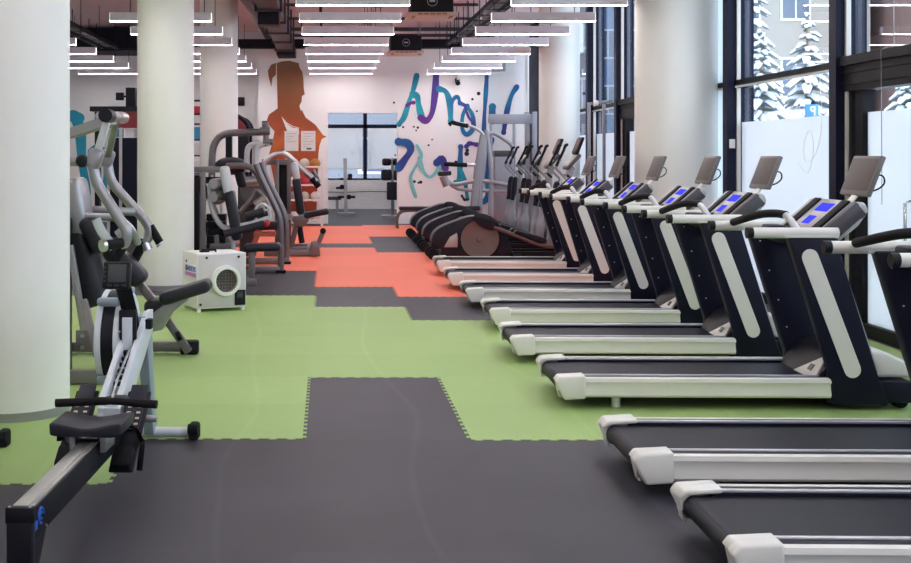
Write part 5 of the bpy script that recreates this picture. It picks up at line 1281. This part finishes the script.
k = MB(); k.obox(P(455, 209, d), P(480, 208, d), 0.35, 0.1, 0.04); sq(k, P(468, 210, d), (P(468, 210, d).x, d, 0.05), 0.09); build('seat', k, 'black_vinyl', t)

# ---- tall silver frame by the window behind the cross trainers
t = thing('pull_up_frame', (4.55, 20.2, 0.004), 'slim grey metal frame by the window behind the last treadmill', 'exercise machine')
d = 20.4
k = MB(); pp_ = P(588, 104, d)
for x in (589, 604): pp_ = P(x, 104, d); sq(k, (pp_.x, d, 0), (pp_.x, d, pp_.z), 0.05)
sq(k, P(587.5, 104, d), P(612, 101, d), 0.05); build('frame', k, 'grey_paint', t)
k = MB(); k.cyl(P(594, 103, d - 0.1), P(598, 103, d - 0.1), 0.045, 12); build('pulley', k, 'plastic_white', t)
k = MB(); k.span((4.35, d - 0.3, 0), (4.85, d + 0.3, 0.05)); build('base', k, 'black_plastic', t)

# ---- bench end by the cross trainers, things beyond the doorway
t = thing('weight_bench', (1.95, 27.8, 0.004), 'flat dark bench with a bronze curved leg at the left of the cross trainers', 'bench')
k = MB(); k.span((1.68, 27.55, 0.42), (2.75, 27.9, 0.5), bev=0.02); build('pad', k, 'black_vinyl', t)
for y in (27.6, 27.85): k = MB(); k.tube([(1.64, y, 0.0), (1.63, y, 0.2), (1.7, y, 0.36), (1.9, y, 0.41), (2.6, y, 0.41), (2.68, y, 0.36), (2.7, y, 0.0)], 0.03, 8, k=3); build('leg', k, 'ellip_bronze', t)
t = thing('barbell_stand', (0.55, 34.0, 0), 'pale upright barbell stand seen through the doorway', 'stand')
d = 34.0
k = MB(); sq(k, P(345, 162, d), P(346, 216, d), 0.13, 0.1); k.span((P(345, 160, d).x - 0.06, d - 0.03, 1.42), (P(345, 160, d).x + 0.06, d + 0.03, 1.62), bev=0.02); build('post', k, 'light_grey_paint', t)
k = MB()
for y, xa, xb in ((179, 340, 352), (188, 336, 346), (197, 338, 355)): k.cyl(P(xa, y, d), P(xb, y, d), 0.035, 10)
for x, y in ((350, 176), (349, 197), (342, 187)): p = P(x, y, d - 0.05); k.cyl(p + Vector((0, -0.03, 0)), p + Vector((0, 0.03, 0)), 0.07, 14)
build('plate_peg', k, 'black_plastic', t)
k = MB(); p = P(346, 216, d); k.span((p.x - 0.25, d - 0.3, 0), (p.x + 0.25, d + 0.3, 0.06)); build('base', k, 'grey_paint', t)
t = thing('stepper_bench', (-0.1, 35.5, 0), 'low grey bench at the left inside the doorway', 'bench')
k = MB(); k.span((-0.9, 35.2, 0.38), (0.42, 35.8, 0.48), bev=0.02); build('pad', k, 'console_dark', t)
for x in (-0.7, 0.3): build('leg', MB().span((x - 0.04, 35.3, 0), (x + 0.04, 35.7, 0.39)), 'grey_paint', t)
t = thing('adjustable_bench', (1.75, 32.5, 0), 'black padded adjustable bench standing at the right inside the doorway', 'bench')
d = 32.5
for (x0_, y0_), (x1_, y1_) in (((382, 162), (391, 162)), ((393, 162), (403, 162)), ((381, 175), (392, 175)), ((394, 175), (404, 175))):
    a = P(x0_, y0_, d); c = P(x1_, y1_, d); k = MB(); k.obox(a, c, 0.2, 0.2 if y0_ < 170 else 0.3, 0.06, seg=3); build('roller_pad', k, 'black_vinyl', t)
k = MB(); k.obox(P(393, 182, d - 0.1), P(393, 200, d - 0.1), 0.1, 0.34, 0.04, seg=3); build('back_pad', k, 'black_vinyl', t)
k = MB(); sq(k, P(392.5, 158, d + 0.1), P(392.5, 215, d + 0.1), 0.09); k.span((1.5, d - 0.2, 0), (2.1, d + 0.4, 0.06)); build('frame', k, 'grey_paint', t)

# ================================================================== LIGHT
w = bpy.data.worlds.new('sky'); SC.world = w; w.use_nodes = True
nt = w.node_tree; bg = nt.nodes['Background']
tc = nt.nodes.new('ShaderNodeTexCoord'); sp_ = nt.nodes.new('ShaderNodeSeparateXYZ'); nt.links.new(tc.outputs['Generated'], sp_.inputs[0])
cr = nt.nodes.new('ShaderNodeValToRGB'); cr.color_ramp.elements[0].position = 0.0; cr.color_ramp.elements[0].color = (0.94, 0.965, 1, 1); cr.color_ramp.elements[1].position = 0.6; cr.color_ramp.elements[1].color = (0.84, 0.92, 1, 1)
nt.links.new(sp_.outputs['Z'], cr.inputs['Fac']); nt.links.new(cr.outputs['Color'], bg.inputs['Color'])
bg.inputs['Strength'].default_value = 2.7
SC.view_settings.view_transform = 'Standard'; SC.view_settings.look = 'None'; SC.view_settings.gamma = 1.0; SC.view_settings.use_curve_mapping = False
SC.view_settings.exposure = 0.7
SC.cycles.max_bounces = 8; SC.cycles.diffuse_bounces = 5; SC.cycles.transparent_max_bounces = 12
SC.cycles.sample_clamp_indirect = 8.0; SC.cycles.caustics_reflective = False; SC.cycles.caustics_refractive = False
